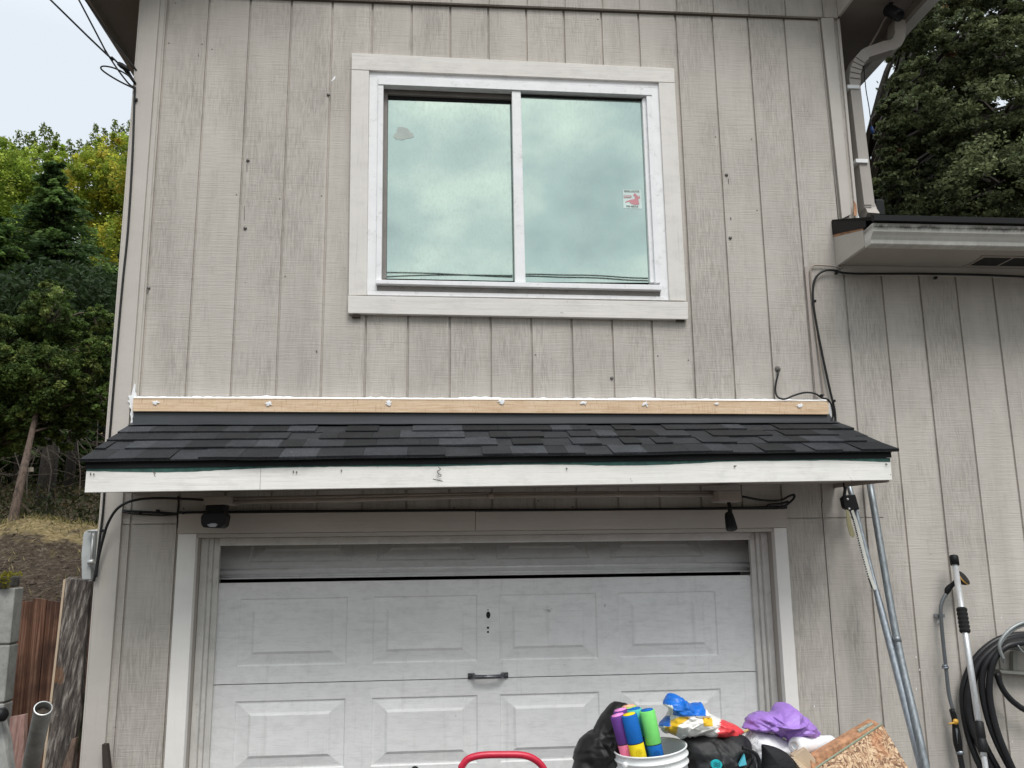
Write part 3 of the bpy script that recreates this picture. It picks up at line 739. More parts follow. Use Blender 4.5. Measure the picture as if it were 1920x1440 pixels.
fr = MB(); bar([(719, 158), (960, 168), (960, 186), (719, 176)], .03, .02); bar([(719, 165), (727, 175), (724, 522), (716, 524)], .028, .02)
fr.build('sash_frame', simple('shade_toned_sash', (.22, .20, .185), .6), house)  # sash colour darkened to hold the shade of its recess
fr = MB(); bar([(726, 176), (958, 185), (958, 192), (726, 184.5)], .046, .012); bar([(976, 177), (1205, 186), (1205, 188), (976, 179)], .012, .01)
bar([(1203.2, 187), (1205.4, 187), (1220.8, 529), (1218.6, 529)], .012, .01)
fr.build('rubber_seal', M['black_plastic'], house)
pn = MB(); pn.slab([(716, 174), (962, 180), (968, 527), (712, 522)], .055, .006); pn.build('window_pane', M['glass_dirty'], house)
pn = MB(); pn.slab([(974, 176), (1206, 185), (1222, 530), (984, 529)], .020, .006); pn.build('window_pane', M['glass'], house)
cu = MB(); cu.slab([(944, 200), (952, 200), (962, 520), (950, 520)], .10, .01); cu.build('curtain', simple('pale_curtain', (.7, .7, .66), .9), house)

def text_mesh(name, body, size, centre, mat, parent, w_max, yoff):
    c = bpy.data.curves.new(name, 'FONT'); c.body = body; c.size = size; c.align_x = 'CENTER'; c.align_y = 'CENTER'; c.extrude = .0003; c.offset = size*.02
    o = bpy.data.objects.new('tmp_text', c); col.objects.link(o); dg = bpy.context.evaluated_depsgraph_get()
    me = bpy.data.meshes.new_from_object(o.evaluated_get(dg)); bpy.data.objects.remove(o)
    xs_ = [v.co.x for v in me.vertices]; k = min(1.0, w_max/(max(xs_)-min(xs_)))
    off = ROOT.get(parent.name, V(0, 0, 0))
    for v in me.vertices: v.co = Vector((v.co.x*k+centre.x, yoff+v.co.z*-1, v.co.y+centre.z))-off
    me.materials.clear(); me.materials.append(mat); ob = bpy.data.objects.new(name, me); col.objects.link(ob); ob.parent = parent; ROOT[ob.name] = off; return ob
sk = thing('window_sticker', 'small square white and red rescue sticker on the right window pane', 'sticker', W(1185, 373, .0185))
m_ = MB(); m_.slab([(1167.5, 355.5), (1202, 356.5), (1204, 391.5), (1169, 390)], .0185, .001); m_.build('sticker_sheet', simple('faded_sticker_paper', (.62, .74, .71), .6), sk)
m_ = MB(); c0 = W(1190, 376, .0175)
def P2(x, y): return W(1140+x/19.2, 340+y/19.2, .0175)
m_.prism([P2(*q) for q in ((620, 770), (640, 720), (820, 655), (945, 640), (985, 600), (940, 520), (900, 520), (950, 420), (1010, 450), (1060, 520), (1110, 560), (1125, 500), (1165, 620), (1110, 610), (1090, 660), (1130, 830), (960, 845), (820, 800), (760, 730))], (0, .0006, 0))
red = simple('faded_red_ink', (.58, .27, .30), .7); m_.build('red_figure', red, sk)
m_ = MB(); m_.prism([P2(*q) for q in ((560, 500), (820, 495), (865, 545), (830, 595), (570, 600))], (0, .0006, 0)); m_.build('red_box', simple('faded_pink_ink', (.55, .38, .38), .7), sk)
grey_ink = simple('faded_grey_ink', (.24, .27, .25), .7)
text_mesh('lettering', 'PEOPLE LOCATOR', .0135, P2(855, 360), grey_ink, sk, .080, .0172)
text_mesh('lettering', 'FIRE RESCUE', .0125, P2(870, 900), grey_ink, sk, .062, .0172)
text_mesh('lettering', 'RESCUE', .0085, P2(690, 548), simple('white_ink', (.8, .85, .84), .7), sk, .034, .0166)
m_ = MB(); pts = []
for k in range(18):
    a = 2*math.pi*k/18; r = 1+.18*math.sin(3*a+.6)+.1*math.sin(5*a); pts.append((756+17*r*math.cos(a), 251+12*r*math.sin(a)))
m_.slab(pts, .0535, .001); tag(m_.build('round_sticker', simple('bleached_pink_sticker', (.44, .49, .455), .7)), 'bleached pinkish sticker remnant on the left window pane', 'sticker')

# garage surround
cs = MB(); cs.slab([(334.5, 997.5), (370, 996.8), (348, 1445), (306, 1446)], -.040, .040)
p_a = W(334, 1000, -.04).x; p_b = W(369, 1000, -.04).x
cs = MB(); cs.box(p_a, .292, -.040, 0, 0, 1.979); cs.build('door_casing', M['casing'], house, .002)
cs = MB(); cs.box(2.978, 3.040, -.040, 0, 0, 1.979); cs.build('door_casing', M['casing'], house, .002)
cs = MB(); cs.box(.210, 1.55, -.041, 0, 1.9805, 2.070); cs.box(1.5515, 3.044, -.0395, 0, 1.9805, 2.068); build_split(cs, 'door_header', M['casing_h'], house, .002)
jb_ = MB()
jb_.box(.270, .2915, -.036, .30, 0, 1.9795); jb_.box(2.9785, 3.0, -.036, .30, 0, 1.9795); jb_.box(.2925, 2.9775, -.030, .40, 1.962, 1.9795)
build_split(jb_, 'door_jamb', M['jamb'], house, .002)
stp = MB()
for (xa, xb, ya) in ((.292, .322, .050), (.322, .340, .075), (.340, .366, .095)):
    stp.box(xa, xb, ya, .119, 0, 1.961); stp.box(3.2705-xb, 3.2705-xa, ya, .119, 0, 1.961)
stp.box(.366, 2.9045, .078, .119, 1.926, 1.9615)
build_split(stp, 'door_stop', simple('door_stop_vinyl', (.64, .62, .585), .55, dirt=.3), house, .003)

# garage door: four sections with raised panels
M['door'] = None
def door_mat():
    m, t, b = new_mat('white_embossed_door')
    tc = t.nodes.new('ShaderNodeTexCoord').outputs['Object']
    g1 = noise_n(t, mapping(t, (9, 9, 75), src=tc), 1.0, 4, .6, .8); bl = noise_n(t, mapping(t, (2.5, 2.5, 3.5), src=tc), 1.0, 5, .65)
    sp = noise_n(t, mapping(t, (45, 45, 45), src=tc), 1.0, 3, .5)
    o = ramp(t, bl, [(.3, (.78, .78, .775)), (.7, (.86, .86, .855))])
    o = mixc(t, ramp(t, g1, [(.32, .22), (.48, 0)]), o, (.48, .48, .48))
    o = mixc(t, ramp(t, sp, [(.76, 0), (.79, .6)]), o, (.25, .23, .22))
    mot = noise_n(t, mapping(t, (16, 16, 24), src=tc), 1.0, 6, .75); o = mixc(t, ramp(t, mot, [(.46, 0), (.70, .24)]), o, (.44, .44, .43))
    run = noise_n(t, mapping(t, (26, 26, 1.5), src=tc), 1.0, 4, .6); o = mixc(t, ramp(t, run, [(.60, 0), (.74, .22)]), o, (.36, .34, .32))
    t.links.new(o, b.inputs['Base Color']); b.inputs['Roughness'].default_value = .5; b.inputs['Specular IOR Level'].default_value = .35
    bump(t, b, mathn(t, 'ADD', g1, mathn(t, 'MULTIPLY', mot, .7)), .35, .003); return m
M['door'] = door_mat()
DX0, DX1 = .345, 2.925
def door_section(z0, z1, y, name='garage_door_section', tilt=0.0, lip=False, DX0=DX0, DX1=DX1):
    mb = MB()
    def P(x, z, dy=0): return (x, y+dy+tilt*(z-z0), z)
    cols_ = []
    for u0, u1 in ((447, 651), (699, 895), (936, 1120), (1160, 1345)):
        yy = .12; cols_.append((W(u0, 1180, yy).x, W(u1, 1180, yy).x))
    hz = z1-z0; pz0, pz1 = z0+.075, max(z1-.072, z0+.075+.16)
    xs_ = [DX0]+[q for c in cols_ for q in c]+[DX1]
    mb.quad(P(DX0, z0), P(DX1, z0), P(DX1, pz0), P(DX0, pz0)); mb.quad(P(DX0, pz1), P(DX1, pz1), P(DX1, z1), P(DX0, z1))
    for k in range(0, len(xs_), 2): mb.quad(P(xs_[k], pz0), P(xs_[k+1], pz0), P(xs_[k+1], pz1), P(xs_[k], pz1))
    for a, b_ in cols_:
        rings = [(0, 0, 0), (.006, .006, .007), (.012, .012, .007), (.062, .052, -.002), (.074, .064, -.010), (.078, .068, -.010)]
        pr_ = None
        for (ix, iz, dy) in rings:
            r_ = [P(a+ix, pz0+iz, dy), P(b_-ix, pz0+iz, dy), P(b_-ix, pz1-iz, dy), P(a+ix, pz1-iz, dy)]
            if pr_:
                for k in range(4): j = (k+1) % 4; mb.quad(pr_[k], pr_[j], r_[j], r_[k])
            pr_ = r_
        mb.quad(*pr_)
    # edges of the section
    mb.quad(P(DX0, z1), P(DX1, z1), P(DX1, z1, .04), P(DX0, z1, .04)); mb.quad(P(DX0, z0, .04), P(DX1, z0, .04), P(DX1, z0), P(DX0, z0))
    if lip:
        mb.tube([P(DX0, z0+.014, -.004), P(DX1, z0+.014, -.004)], .009, 8); mb.tube([P(DX0, z0+.042, -.002), P(DX1, z0+.042, -.002)], .006, 8)
    return mb.build(name, M['door'], house)
S2T, S2B = 1.755, 1.3035
door_section(S2B+.0025, S2T, .12)
door_section(.857, S2B-.0015, .12); door_section(.432, .854, .12); door_section(.005, .429, .12)
door_section(1.770, 2.02, .19, tilt=1.0, lip=True, DX0=.296, DX1=2.974)
bk = MB(); bk.box(.28, 2.99, .50, .52, 0, 2.3); bk.box(.28, 2.99, .401, .50, 2.1, 2.12); bk.build('garage_dark', M['dark'], house)
hd = MB(); hp = W(915, 1267, .115)
hd.smooth = True
for sgn in (-1, 1):
    hd.box(hp.x+sgn*.078-.016, hp.x+sgn*.078+.016, .112, .117, hp.z-.013, hp.z+.013)
    hd.lathe((hp.x+sgn*.080, .113, hp.z), (0, -1, 0), [(0, .009), (.003, .009), (.006, .005), (.007, .0)], 12)
hd.tube([(hp.x-.072, .108, hp.z), (hp.x-.055, .082, hp.z), (hp.x, .078, hp.z), (hp.x+.055, .082, hp.z), (hp.x+.072, .108, hp.z)], [.012, .010, .009, .010, .012], 10)
hd.build('door_handle', simple('old_dark_chrome', (.16, .165, .18), .28, .9, .4, 60), house)
lk = MB()
for u, v, rx, rz in ((915.5, 1153, .010, .016), (915, 1143.5, .003, .003), (915, 1177, .0055, .0055), (915, 1185, .0048, .0048)):
    c = W(u, v, .1185); lk.prism([c+V(rx*math.cos(a*math.pi/8), 0, rz*math.sin(a*math.pi/8)) for a in range(16)], (0, .0008, 0))
build_split(lk, 'lock_hole', M['dark'], house)
c = W(1028, 1145, .1185)
bl_ = MB()
for k in range(26):
    a = random.uniform(0, 6.28); r = random.random(); x, z = c.x+math.cos(a)*.030*r, c.z+math.sin(a)*.012*r; n0 = len(bl_.v)
    bl_.v += [V(c.x, .1093, c.z)] if not bl_.v else []
    bl_.tube([(x-.004*random.random(), .1093, z-.002*random.random()), (x+.004, .1093, z+.002*random.random())], .0006, 4)
bl_.build('door_scuff', simple('grey_scuff', (.30, .29, .27), .8), house)

# ---- canopy above the garage door
YE = -.53
def cz_wall(x): return 2.477+(x+.035)*.0035
def cz_eave(x): return 2.262+(x+.04)*.0100
CX0, CX1 = -.040, 3.345
def roofp(x, s_):                        # s_ 0 at the eave, 1 at the wall
    return V(x+(0.0 if s_ > .5 else 0), YE+(-.02-YE)*s_, cz_eave(x)+(cz_wall(x)-cz_eave(x))*s_)
sh = MB(); random.seed(21)
nrm_ = V(0, -.40, 1).normalized()
deck = MB(); deck.prism([roofp(CX0+.02, .02)-nrm_*.004, roofp(CX1-.02, .02)-nrm_*.004, roofp(CX1-.02, 1)-nrm_*.004, roofp(CX0+.02, 1)-nrm_*.004], -nrm_*.016)
deck.build('canopy_deck', simple('canopy_plywood', (.10, .08, .06), .8), house)
NC = 4; ex = .232
for c_ in range(NC, -1, -1):
    s0 = c_*ex-(.045 if c_ == 0 else 0); s1 = min(1.0, s0+ex*1.35)
    if s0 >= .9: continue
    def edge(x, s_, lift):
        wob = noise.noise(V(x*2.1, c_*3.7, 0))*.016+noise.noise(V(x*9, c_*3.7, 4))*.006
        q = roofp(x, s_+wob*(1 if s_ == s0 else 0)); return q+nrm_*lift
    # base layer of the course in 1 m shingles
    def strip(x0, x1, l0, l1, tone, th, ds=0.0):
        sh.cur = (tone*.94, tone, tone*1.14); n = max(1, int((x1-x0)/.06))
        lo = []; hi = []
        for i in range(n+1):
            x = x0+(x1-x0)*i/n
            lo.append(edge(x, s0, l0+max(0, noise.noise(V(x*3, c_, 9)))*.003)); hi.append(edge(x, s1, l1))
        b_ = len(sh.v); sh.v += lo+hi+[q-nrm_*th for q in lo]
        for i in range(n):
            sh.face((b_+i, b_+i+1, b_+n+1+i+1, b_+n+1+i))
            sh.face((b_+2*(n+1)+i, b_+2*(n+1)+i+1, b_+i+1, b_+i))
        sh.quad(lo[0]-nrm_*th, lo[0], hi[0], hi[0]-nrm_*th); sh.quad(lo[-1], lo[-1]-nrm_*th, hi[-1]-nrm_*th, hi[-1])
    strip(CX0+.006, CX1+.005, .006, .002, .020, .006)
    x = CX0-random.uniform(0, .1)
    while x < CX1:
        w_ = random.uniform(.07, .19); a, b_ = max(x, CX0+.006), min(x+w_, CX1+.005)
        if b_-a > .01: strip(a, b_, .0135, .0045, random.choice([.009, .011, .014, .018, .025, .036]), .0070)
        x += w_+random.choice([0, .0015, .0015, random.uniform(.06, .16)])
sh.cur = (1, 1, 1)
sh.build('canopy_shingles', M['shingle'], house)
fl = MB()
fl.prism([(CX0+.015, -.034, cz_wall(0)-.006), (CX1-.015, -.034, cz_wall(3.3)-.006), (CX1-.045, -.024, 2.545), (CX0+.02, -.024, 2.56)], (0, .010, 0))
q0 = roofp(CX0+.01, .905)+nrm_*.014; q1 = roofp(CX1-.01, .905)+nrm_*.014; q2 = roofp(CX1-.01, 1.0)+nrm_*.012; q3 = roofp(CX0+.01, 1.0)+nrm_*.012
NF = 60; lo = []; 
for i in range(NF+1):
    t = i/NF; a = q0.lerp(q1, t)+nrm_*abs(noise.noise(V(t*14, 0, 0)))*.004; b_ = q3.lerp(q2, t)
    lo.append((a, b_))
for (a, b_), (c, d) in zip(lo, lo[1:]): fl.quad(a, c, d, b_); fl.quad(a-nrm_*.002, c-nrm_*.002, c, a)
fl.build('canopy_flashing', M['flashing'], house)
lb = MB(); lb.prism([W(250, 745.5, -.042), W(1554, 751.5, -.042), W(1554, 777, -.042), W(248, 771, -.042)], (0, .041, 0))
lb.build('ledger_board', M['pine'], house, .0015)
fa = MB()
fa.prism([(CX0+.025, YE, 2.135), (CX1-.024, YE, 2.168), (CX1-.024, YE, 2.262), (CX0+.025, YE, 2.229)], (0, .020, 0))
fa.build('canopy_fascia', M['fascia'], house, .0015)
fa = MB(); fa.prism([(.662, YE-.0006, 2.143), (.664, YE-.0006, 2.143), (.664, YE-.0006, 2.235), (.662, YE-.0006, 2.235)], (0, .001, 0)); fa.build('fascia_joint', simple('joint_line', (.4, .38, .34), .8), house)
tl = MB(); n = 140; tl.cur = (1, 1, 1)
for i in range(n):
    x0 = CX0+.026+(CX1-.052-CX0)*i/n; x1 = CX0+.026+(CX1-.052-CX0)*(i+1)/n
    def zt(x): return 2.231+(x+.04)*.0098-.0015
    def dp(x): return .0050+max(0, noise.noise(V(x*1.6, 0, 3))+.15)*.024+abs(noise.noise(V(x*40, 0, 0)))*.0035
    tl.quad((x0, YE-.0012, zt(x0)-dp(x0)), (x1, YE-.0012, zt(x1)-dp(x1)), (x1, YE-.0012, zt(x1)), (x0, YE-.0012, zt(x0)))
tl.build('teal_paint_line', simple('old_teal_paint', (.035, .10, .085), .7, var=.4, scale=40), house)
de = MB()
de.prism([(CX0+.022, YE-.006, 2.230), (CX1-.021, YE-.006, 2.2635), (CX1-.021, YE-.004, 2.287), (CX0+.022, YE-.004, 2.252)], (0, .004, 0))
de.prism([(CX0+.022, YE-.012, 2.250), (CX1-.021, YE-.012, 2.285), (CX1-.021, YE-.012, 2.2875), (CX0+.022, YE-.012, 2.2525)], (0, .03, 0))
for xx in (CX0+.020, CX1-.024): de.prism([(xx, YE, cz_eave(xx)-.02), (xx, -.02, cz_wall(xx)-.02), (xx, -.02, cz_wall(xx)-.002), (xx, YE, cz_eave(xx)-.002)], (.004, 0, 0))
de.build('drip_edge', M['black_metal'], house)
so = MB()
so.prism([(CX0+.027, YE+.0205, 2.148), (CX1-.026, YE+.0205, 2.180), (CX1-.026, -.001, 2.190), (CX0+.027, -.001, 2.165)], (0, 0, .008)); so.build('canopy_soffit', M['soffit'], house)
sdp = MB()                                                        # closed ends of the canopy box
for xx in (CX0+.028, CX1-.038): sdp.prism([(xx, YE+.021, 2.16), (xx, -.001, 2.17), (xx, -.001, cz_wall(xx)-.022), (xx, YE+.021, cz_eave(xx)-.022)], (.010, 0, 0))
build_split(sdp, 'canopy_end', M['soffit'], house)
# green filler where fascia has nails and marks
nl = MB()
for u, v in ((170, 887), (176, 888), (550, 883), (556, 884), (640, 881), (1377, 873), (1661, 869), (1062, 877)):
    c = W(u, v, YE-.001); nl.tube([c, c+V(.002, -.006, -.006)], .0022, 6)
build_split(nl, 'nail', M['bolt'], house)
hk = MB(); hk.tube(smooth_path([W(u, v, YE-.012) for u, v in ((822, 876), (826, 880), (820, 884), (823, 889), (827, 890), (826, 893), (821, 892))], 5), .0018, 6); hk.build('hook', M['bolt'], house)
fm = MB()
for (a, b_) in (((286, 880), (291, 894)), ((288, 884), (292, 888)), ((812, 898), (830, 902))):
    p0, p1 = W(*a, YE-.0008), W(*b_, YE-.0008); fm.tube([p0, p1], .0012, 5)
build_split(fm, 'scuff', simple('brown_scuff', (.16, .13, .10), .8), house)

# caulk line and dabs
ca = MB(); random.seed(5); n = 240
for i in range(n):
    t0, t1 = i/n, (i+1)/n
    def pt(t, hi):
        u = 250+1300*t; v = 745.8+5.6*t
        h = 2.2+abs(noise.noise(V(t*60, 0, 1)))*3.2+max(0, noise.noise(V(t*13, 0, 7)))*4
        return W(u, v-(h if hi else -1.0), -.003 if hi else -.044)
    a, b_, c, d = pt(t0, 0), pt(t1, 0), pt(t1, 1), pt(t0, 1); ca.smooth = True; ca.quad(a, b_, c, d)
for u, v in ((292, 755), (503, 757), (728, 755), (940, 753), (1094, 755), (1211, 757), (1344, 757), (1499, 760)):
    c = W(u, v, -.046); R = random.uniform(.008, .014); pts = []
    for k in range(14):
        a = 2*math.pi*k/14; r = R*(1+1.3*noise.noise(V(u*1.7, k*.8, 0))); pts.append(c+V(r*1.15*math.cos(a), 0, r*.8*math.sin(a)))
    m0 = len(ca.v); ca.v += pts+[c+V(0, -.0025, 0)]
    for k in range(14): ca.face((m0+k, m0+(k+1) % 14, m0+14))
pts = [(252, 719), (254, 722), (253, 734), (256, 740), (253, 748), (251, 760), (249, 768), (250, 780), (248, 786), (250, 793), (244, 796), (246, 786), (244, 776), (246, 768), (242, 762), (244, 757), (239, 752), (243, 749), (240, 742), (246, 741), (249, 730)]
ca.smooth = False; ca.slab(pts, -.024, .006)
pts = [(1548, 750), (1556, 756), (1559, 770), (1560, 787), (1553, 785), (1551, 766)]
ca.slab(pts, -.012, .010)
ca.build('caulk', M['caulk'], house)
bt = MB()
for u, v in ((465, 301), (460, 428), (1362, 328), (1369, 446), (1147, 709), (616, 178), (279, 540)):
    c = W(u, v, 0); bt.smooth = True; bt.lathe(c, (0, -1, 0), [(0, .0085), (.004, .0085), (.007, .006), (.008, .0)], 12)
build_split(bt, 'bolt', M['bolt'], house)
rn = MB(); random.seed(9)
for u, v, w_, h in ((463, 315, 1.6, 16), (458, 400, 1.4, 30), (1366, 340, 2, 12), (1370, 410, 3, 6), (290, 182, 1.5, 5), (372, 104, 2, 4), (329, 6, 2.5, 2), (625, 148, 3, 5)):
    rn.slab([(u-w_*.5, v-h*.4), (u+w_*.4, v-h*.5), (u+w_*.5, v+h*.4), (u-w_*.2, v+h*.5)], -.0008, .001)
for k in range(34):
    gx = random.choice(GX[:17]); zz = random.choice((2.10, 2.42, 2.82, 3.22, 3.62, 4.02, 4.42, 4.68))+random.uniform(-.02, .02); xx = gx+random.choice((-.022, .022))+random.uniform(-.004, .004)
    if .9 < xx < 2.65 and 2.98 < zz < 4.43: continue
    q = [V(xx+.0042*math.cos(a*math.pi/4), -.0007, zz+.0042*math.sin(a*math.pi/4)) for a in range(8)]; rn.prism(q, (0, .001, 0))
build_split(rn, 'paint_chip', simple('chip_dark', (.17, .15, .13), .8), house)
rn = MB(); rn.slab([(621, 152), (626, 144), (629, 142), (628, 148), (622, 153)], -.0012, .001); rn.slab([(1757, 1164), (1761, 1161), (1762, 1166), (1757, 1170)], -.0012, .001)
for k in range(10): 
    u, v = random.uniform(1500, 1900), random.uniform(1150, 1420); rn.slab([(u, v), (u+1.5, v-1), (u+1.2, v+3), (u, v+2)], -.0012, .001)
build_split(rn, 'paint_drop', M['caulk'], house)

# ---- wing roof on the right
wz = MB(); WXL, WXR = 3.420, 9.3
wz.prism([(WXL, -.41, 3.398), (WXL, -.41, 3.416), (WXL, .03, 3.575), (WXL, .03, 3.555)], (3.562-WXL, 0, 0))
wz.prism([(3.562, -.41, 3.398), (3.562, -.41, 3.416), (3.562, 4.2, 5.07), (3.562, 4.2, 5.05)], (WXR-3.562, 0, 0))
wz.prism([(3.562, 8.4, 3.398), (3.562, 8.4, 3.416), (3.562, 4.2, 5.07), (3.562, 4.2, 5.05)], (WXR-3.562, 0, 0))
wz.build('wing_roof', M['shingle'], house)
wf = MB(); wf.prism([(3.421, -.001, 3.309), (3.421, -.300, 3.309), (3.421, -.300, 3.392), (3.421, -.001, 3.468)], (.018, 0, 0)); wf.build('wing_end_board', M['trim_h'], house)
wf = MB(); wf.prism([(3.4195, -.001, 3.469), (3.4195, -.300, 3.393), (3.4195, -.300, 3.400), (3.4195, -.001, 3.484)], (.010, 0, 0)); wf.build('bare_edge', M['peel'], house)
wf = MB(); wf.prism([(3.416, -.001, 3.482), (3.416, -.335, 3.392), (3.416, -.335, 3.425), (3.416, .0, 3.556)], (.006, 0, 0)); wf.prism([(3.416, -.42, 3.394), (3.416, -.42, 3.422), (3.416, -.395, 3.432), (3.416, -.395, 3.396)], (5.9, 0, 0)); wf.build('wing_drip_edge', M['black_metal'], house)
gu = MB()
prof = [(-.302, 3.385), (-.302, 3.300), (-.352, 3.300), (-.356, 3.304), (-.358, 3.322), (-.372, 3.340), (-.388, 3.352), (-.392, 3.372), (-.396, 3.374), (-.396, 3.390), (-.384, 3.392)]
for (a, b_), (c, d) in zip(prof, prof[1:]): gu.quad((3.4225, a, b_), (WXR, a, b_), (WXR, c, d), (3.4225, c, d))
gu.f.append(tuple(range(len(gu.v), len(gu.v)+len(prof)))); gu.c.append((1, 1, 1)); gu.sm.append(False); gu.v += [V(3.4225, a, b_) for a, b_ in prof]
def gutter_mat():
    m, t, b = new_mat('streaked_white_gutter')
    tc = t.nodes.new('ShaderNodeTexCoord').outputs['Object']; sx = t.nodes.new('ShaderNodeSeparateXYZ'); t.links.new(tc, sx.inputs[0])
    n1 = noise_n(t, mapping(t, (14, 4, 6), src=tc), 1.0, 5, .7); n2 = noise_n(t, mapping(t, (45, 4, 5), src=tc), 1.0, 4, .6)
    zz = mathn(t, 'ADD', sx.outputs['Z'], mathn(t, 'MULTIPLY', n2, .03))
    zf = mathn(t, 'MULTIPLY', mathn(t, 'SUBTRACT', zz, 3.28), 7.0)
    st_ = ramp(t, zf, [(.10, .85), (.25, .35), (.50, .08), (.66, .25), (.76, 1.0), (.86, .3), (.93, .7)])
    f = mixc(t, 1.0, st_, ramp(t, n1, [(.34, .3), (.54, 1)]), 'MULTIPLY')
    o = mixc(t, f, (.70, .68, .63), (.07, .058, .05)); t.links.new(o, b.inputs['Base Color']); b.inputs['Roughness'].default_value = .4; return m
gu.build('wing_gutter', gutter_mat(), house)
ws = MB(); ws.box(3.44, WXR, -.3015, -.001, 3.309, 3.318); ws.build('wing_soffit', simple('wing_soffit_paint', (.36, .325, .285), .8, 0, .05, 4), house)
ws = MB(); ws.box(3.44, WXR, -.0145, -.0012, 3.262, 3.3085); ws.build('frieze_board', M['trim_h'], house)
vt = MB()
x = 4.115; vf = MB()
for k in range(3):
    vt.box(x+k*.150, x+k*.150+.138, -.185, -.060, 3.3060, 3.3085)
build_split(vt, 'soffit_vent_screen', M['dark'], house)
vf.box(4.08, 4.60, -.205, -.187, 3.3045, 3.3085); vf.box(4.08, 4.60, -.058, -.040, 3.3045, 3.3085)
for xx in (4.095, 4.2555, 4.4055, 4.5555): vf.box(xx, xx+.008, -.187, -.058, 3.3045, 3.3085)
vf.build('soffit_vent_frame', M['soffit'], house)
nb = MB()
for k in range(14): nb.box(4.117+k*.032, 4.119+k*.032, -.184, -.061, 3.3045, 3.3058)

# downspout
dsm = paint_board('downspout_paint', (.42, .385, .35), seed=15, chips=.5, horiz=False)
dp = MB(); A0 = W(1624, 396, .06); A1 = W(1596, 150, .06); A2 = W(1605, 122, .05); A3 = W(1662, 92, -.02); A4 = W(1679, 72, -.03); A5 = W(1681, 42, -.03)
dp.tube([A0, A1, A1.lerp(A2, .5)+V(-.004, 0, .0), A2, A3, A3.lerp(A4, .55)+V(.006, 0, -.004), A4, A5], .038, 4, sq=.85, up=(1, -1, 0)) if False else None
def rect_tube(mb, pts, w, d, fwd=V(0, 1, 0)):
    pts = [Vector(p) for p in pts]; k = len(pts); base = len(mb.v)
    for i, p in enumerate(pts):
        t = (pts[min(i+1, k-1)]-pts[max(i-1, 0)]).normalized(); s_ = t.cross(fwd).normalized(); f_ = s_.cross(t).normalized()
        ww = w if isinstance(w, (int, float)) else w[i]
        mb.v += [p+s_*ww*.5+f_*d*.5, p-s_*ww*.5+f_*d*.5, p-s_*ww*.5-f_*d*.5, p+s_*ww*.5-f_*d*.5]
    for i in range(k-1):
        for j in range(4): mb.face((base+4*i+j, base+4*i+(j+1) % 4, base+4*i+4+(j+1) % 4, base+4*i+4+j))
    mb.face([base+j for j in (3, 2, 1, 0)]); mb.face([base+4*(k-1)+j for j in range(4)])
def el_pts(a, b_, c, n=8):
    return [((1-t)**2)*a+2*t*(1-t)*b_+t*t*c for t in [i/n for i in range(n+1)]]
B1 = W(1594, 120, .05); B4 = W(1683, 90, -.02)
low = W(1597, 165, .055); e1 = el_pts(low, B1, W(1624, 104, .035)); e2 = el_pts(W(1658, 93, -.0), B4, W(1681, 62, -.03))
path = [W(1624, 392, .06), W(1610, 280, .058)]+e1+e2+[W(1681, 44, -.03)]
ws_ = []
for i, p in enumerate(path):
    ws_.append(.058+(.006 if (2 <= i <= 10 or 11 <= i <= 19) and i % 2 else 0))
rect_tube(dp, path, ws_, .078)
foot = [W(1624, 388, .06), W(1626, 396, .058), W(1629, 402, .05), W(1633, 410, .03)]
rect_tube(dp, foot, [.060, .066, .060, .066], .075)
dp.build('downspout', dsm, house)
rb = MB()
for q in (path[3], path[4], path[5], path[6], path[7]):
    i = path.index(q); t = (path[i+1]-path[i-1]).normalized(); s_ = t.cross(V(0, 1, 0)).normalized()
    rb.tube([q+s_*.030+V(0, -.0405, 0), q-s_*.030+V(0, -.0405, 0)], .0022, 5)
for v in (384, 389, 394): rb.tube([W(1616, v, .018), W(1634, v, .018)], .0016, 5)
build_split(rb, 'elbow_crease', simple('crease_dark', (.16, .14, .12), .7), house)
stp = MB()
for u, v in ((1600.5, 163), (1616.5, 302)):
    c = W(u, v, .012); stp.box(c.x-.036, c.x+.032, .008, .10, c.z-.011, c.z+.011)
build_split(stp, 'downspout_strap', M['white_plastic'], house, .002)
bx = MB(); c = W(1643, 392, .10); bx.box(c.x-.022, c.x+.026, .06, .14, c.z-.05, c.z+.04); bx.build('roof_vent_pipe', M['black_plastic'], house, .006)

# meter box on the left side
ebx = thing('electrical_box', 'grey metal electrical box fixed to the left side wall', 'electrical box', (-.2, .25, 1.7))
m_ = MB(); m_.slab([(156, 1000), (163, 994), (170, 994), (170, 1087), (153, 1087), (152, 1040)], .16, .20); m_.build('cover', simple('grey_box_paint', (.42, .44, .44), .5, dirt=.2), ebx, .004)
m_ = MB(); m_.slab([(170, 998), (178, 996), (178, 1085), (170, 1086)], .19, .16); m_.build('back_box', simple('grey_box_paint_back', (.30, .32, .32), .5, dirt=.3), ebx, .003)
m_ = MB(); m_.tube([W(166, 996, .14), W(184, 995, .10)], .006, 8); m_.tube([W(165, 1055, .15), W(176, 1052, .15)], .011, 8); m_.tube([W(175, 1000, .15), W(170, 1060, .15)], .005, 8); m_.build('latch', simple('worn_latch', (.55, .56, .55), .4, .4), ebx)

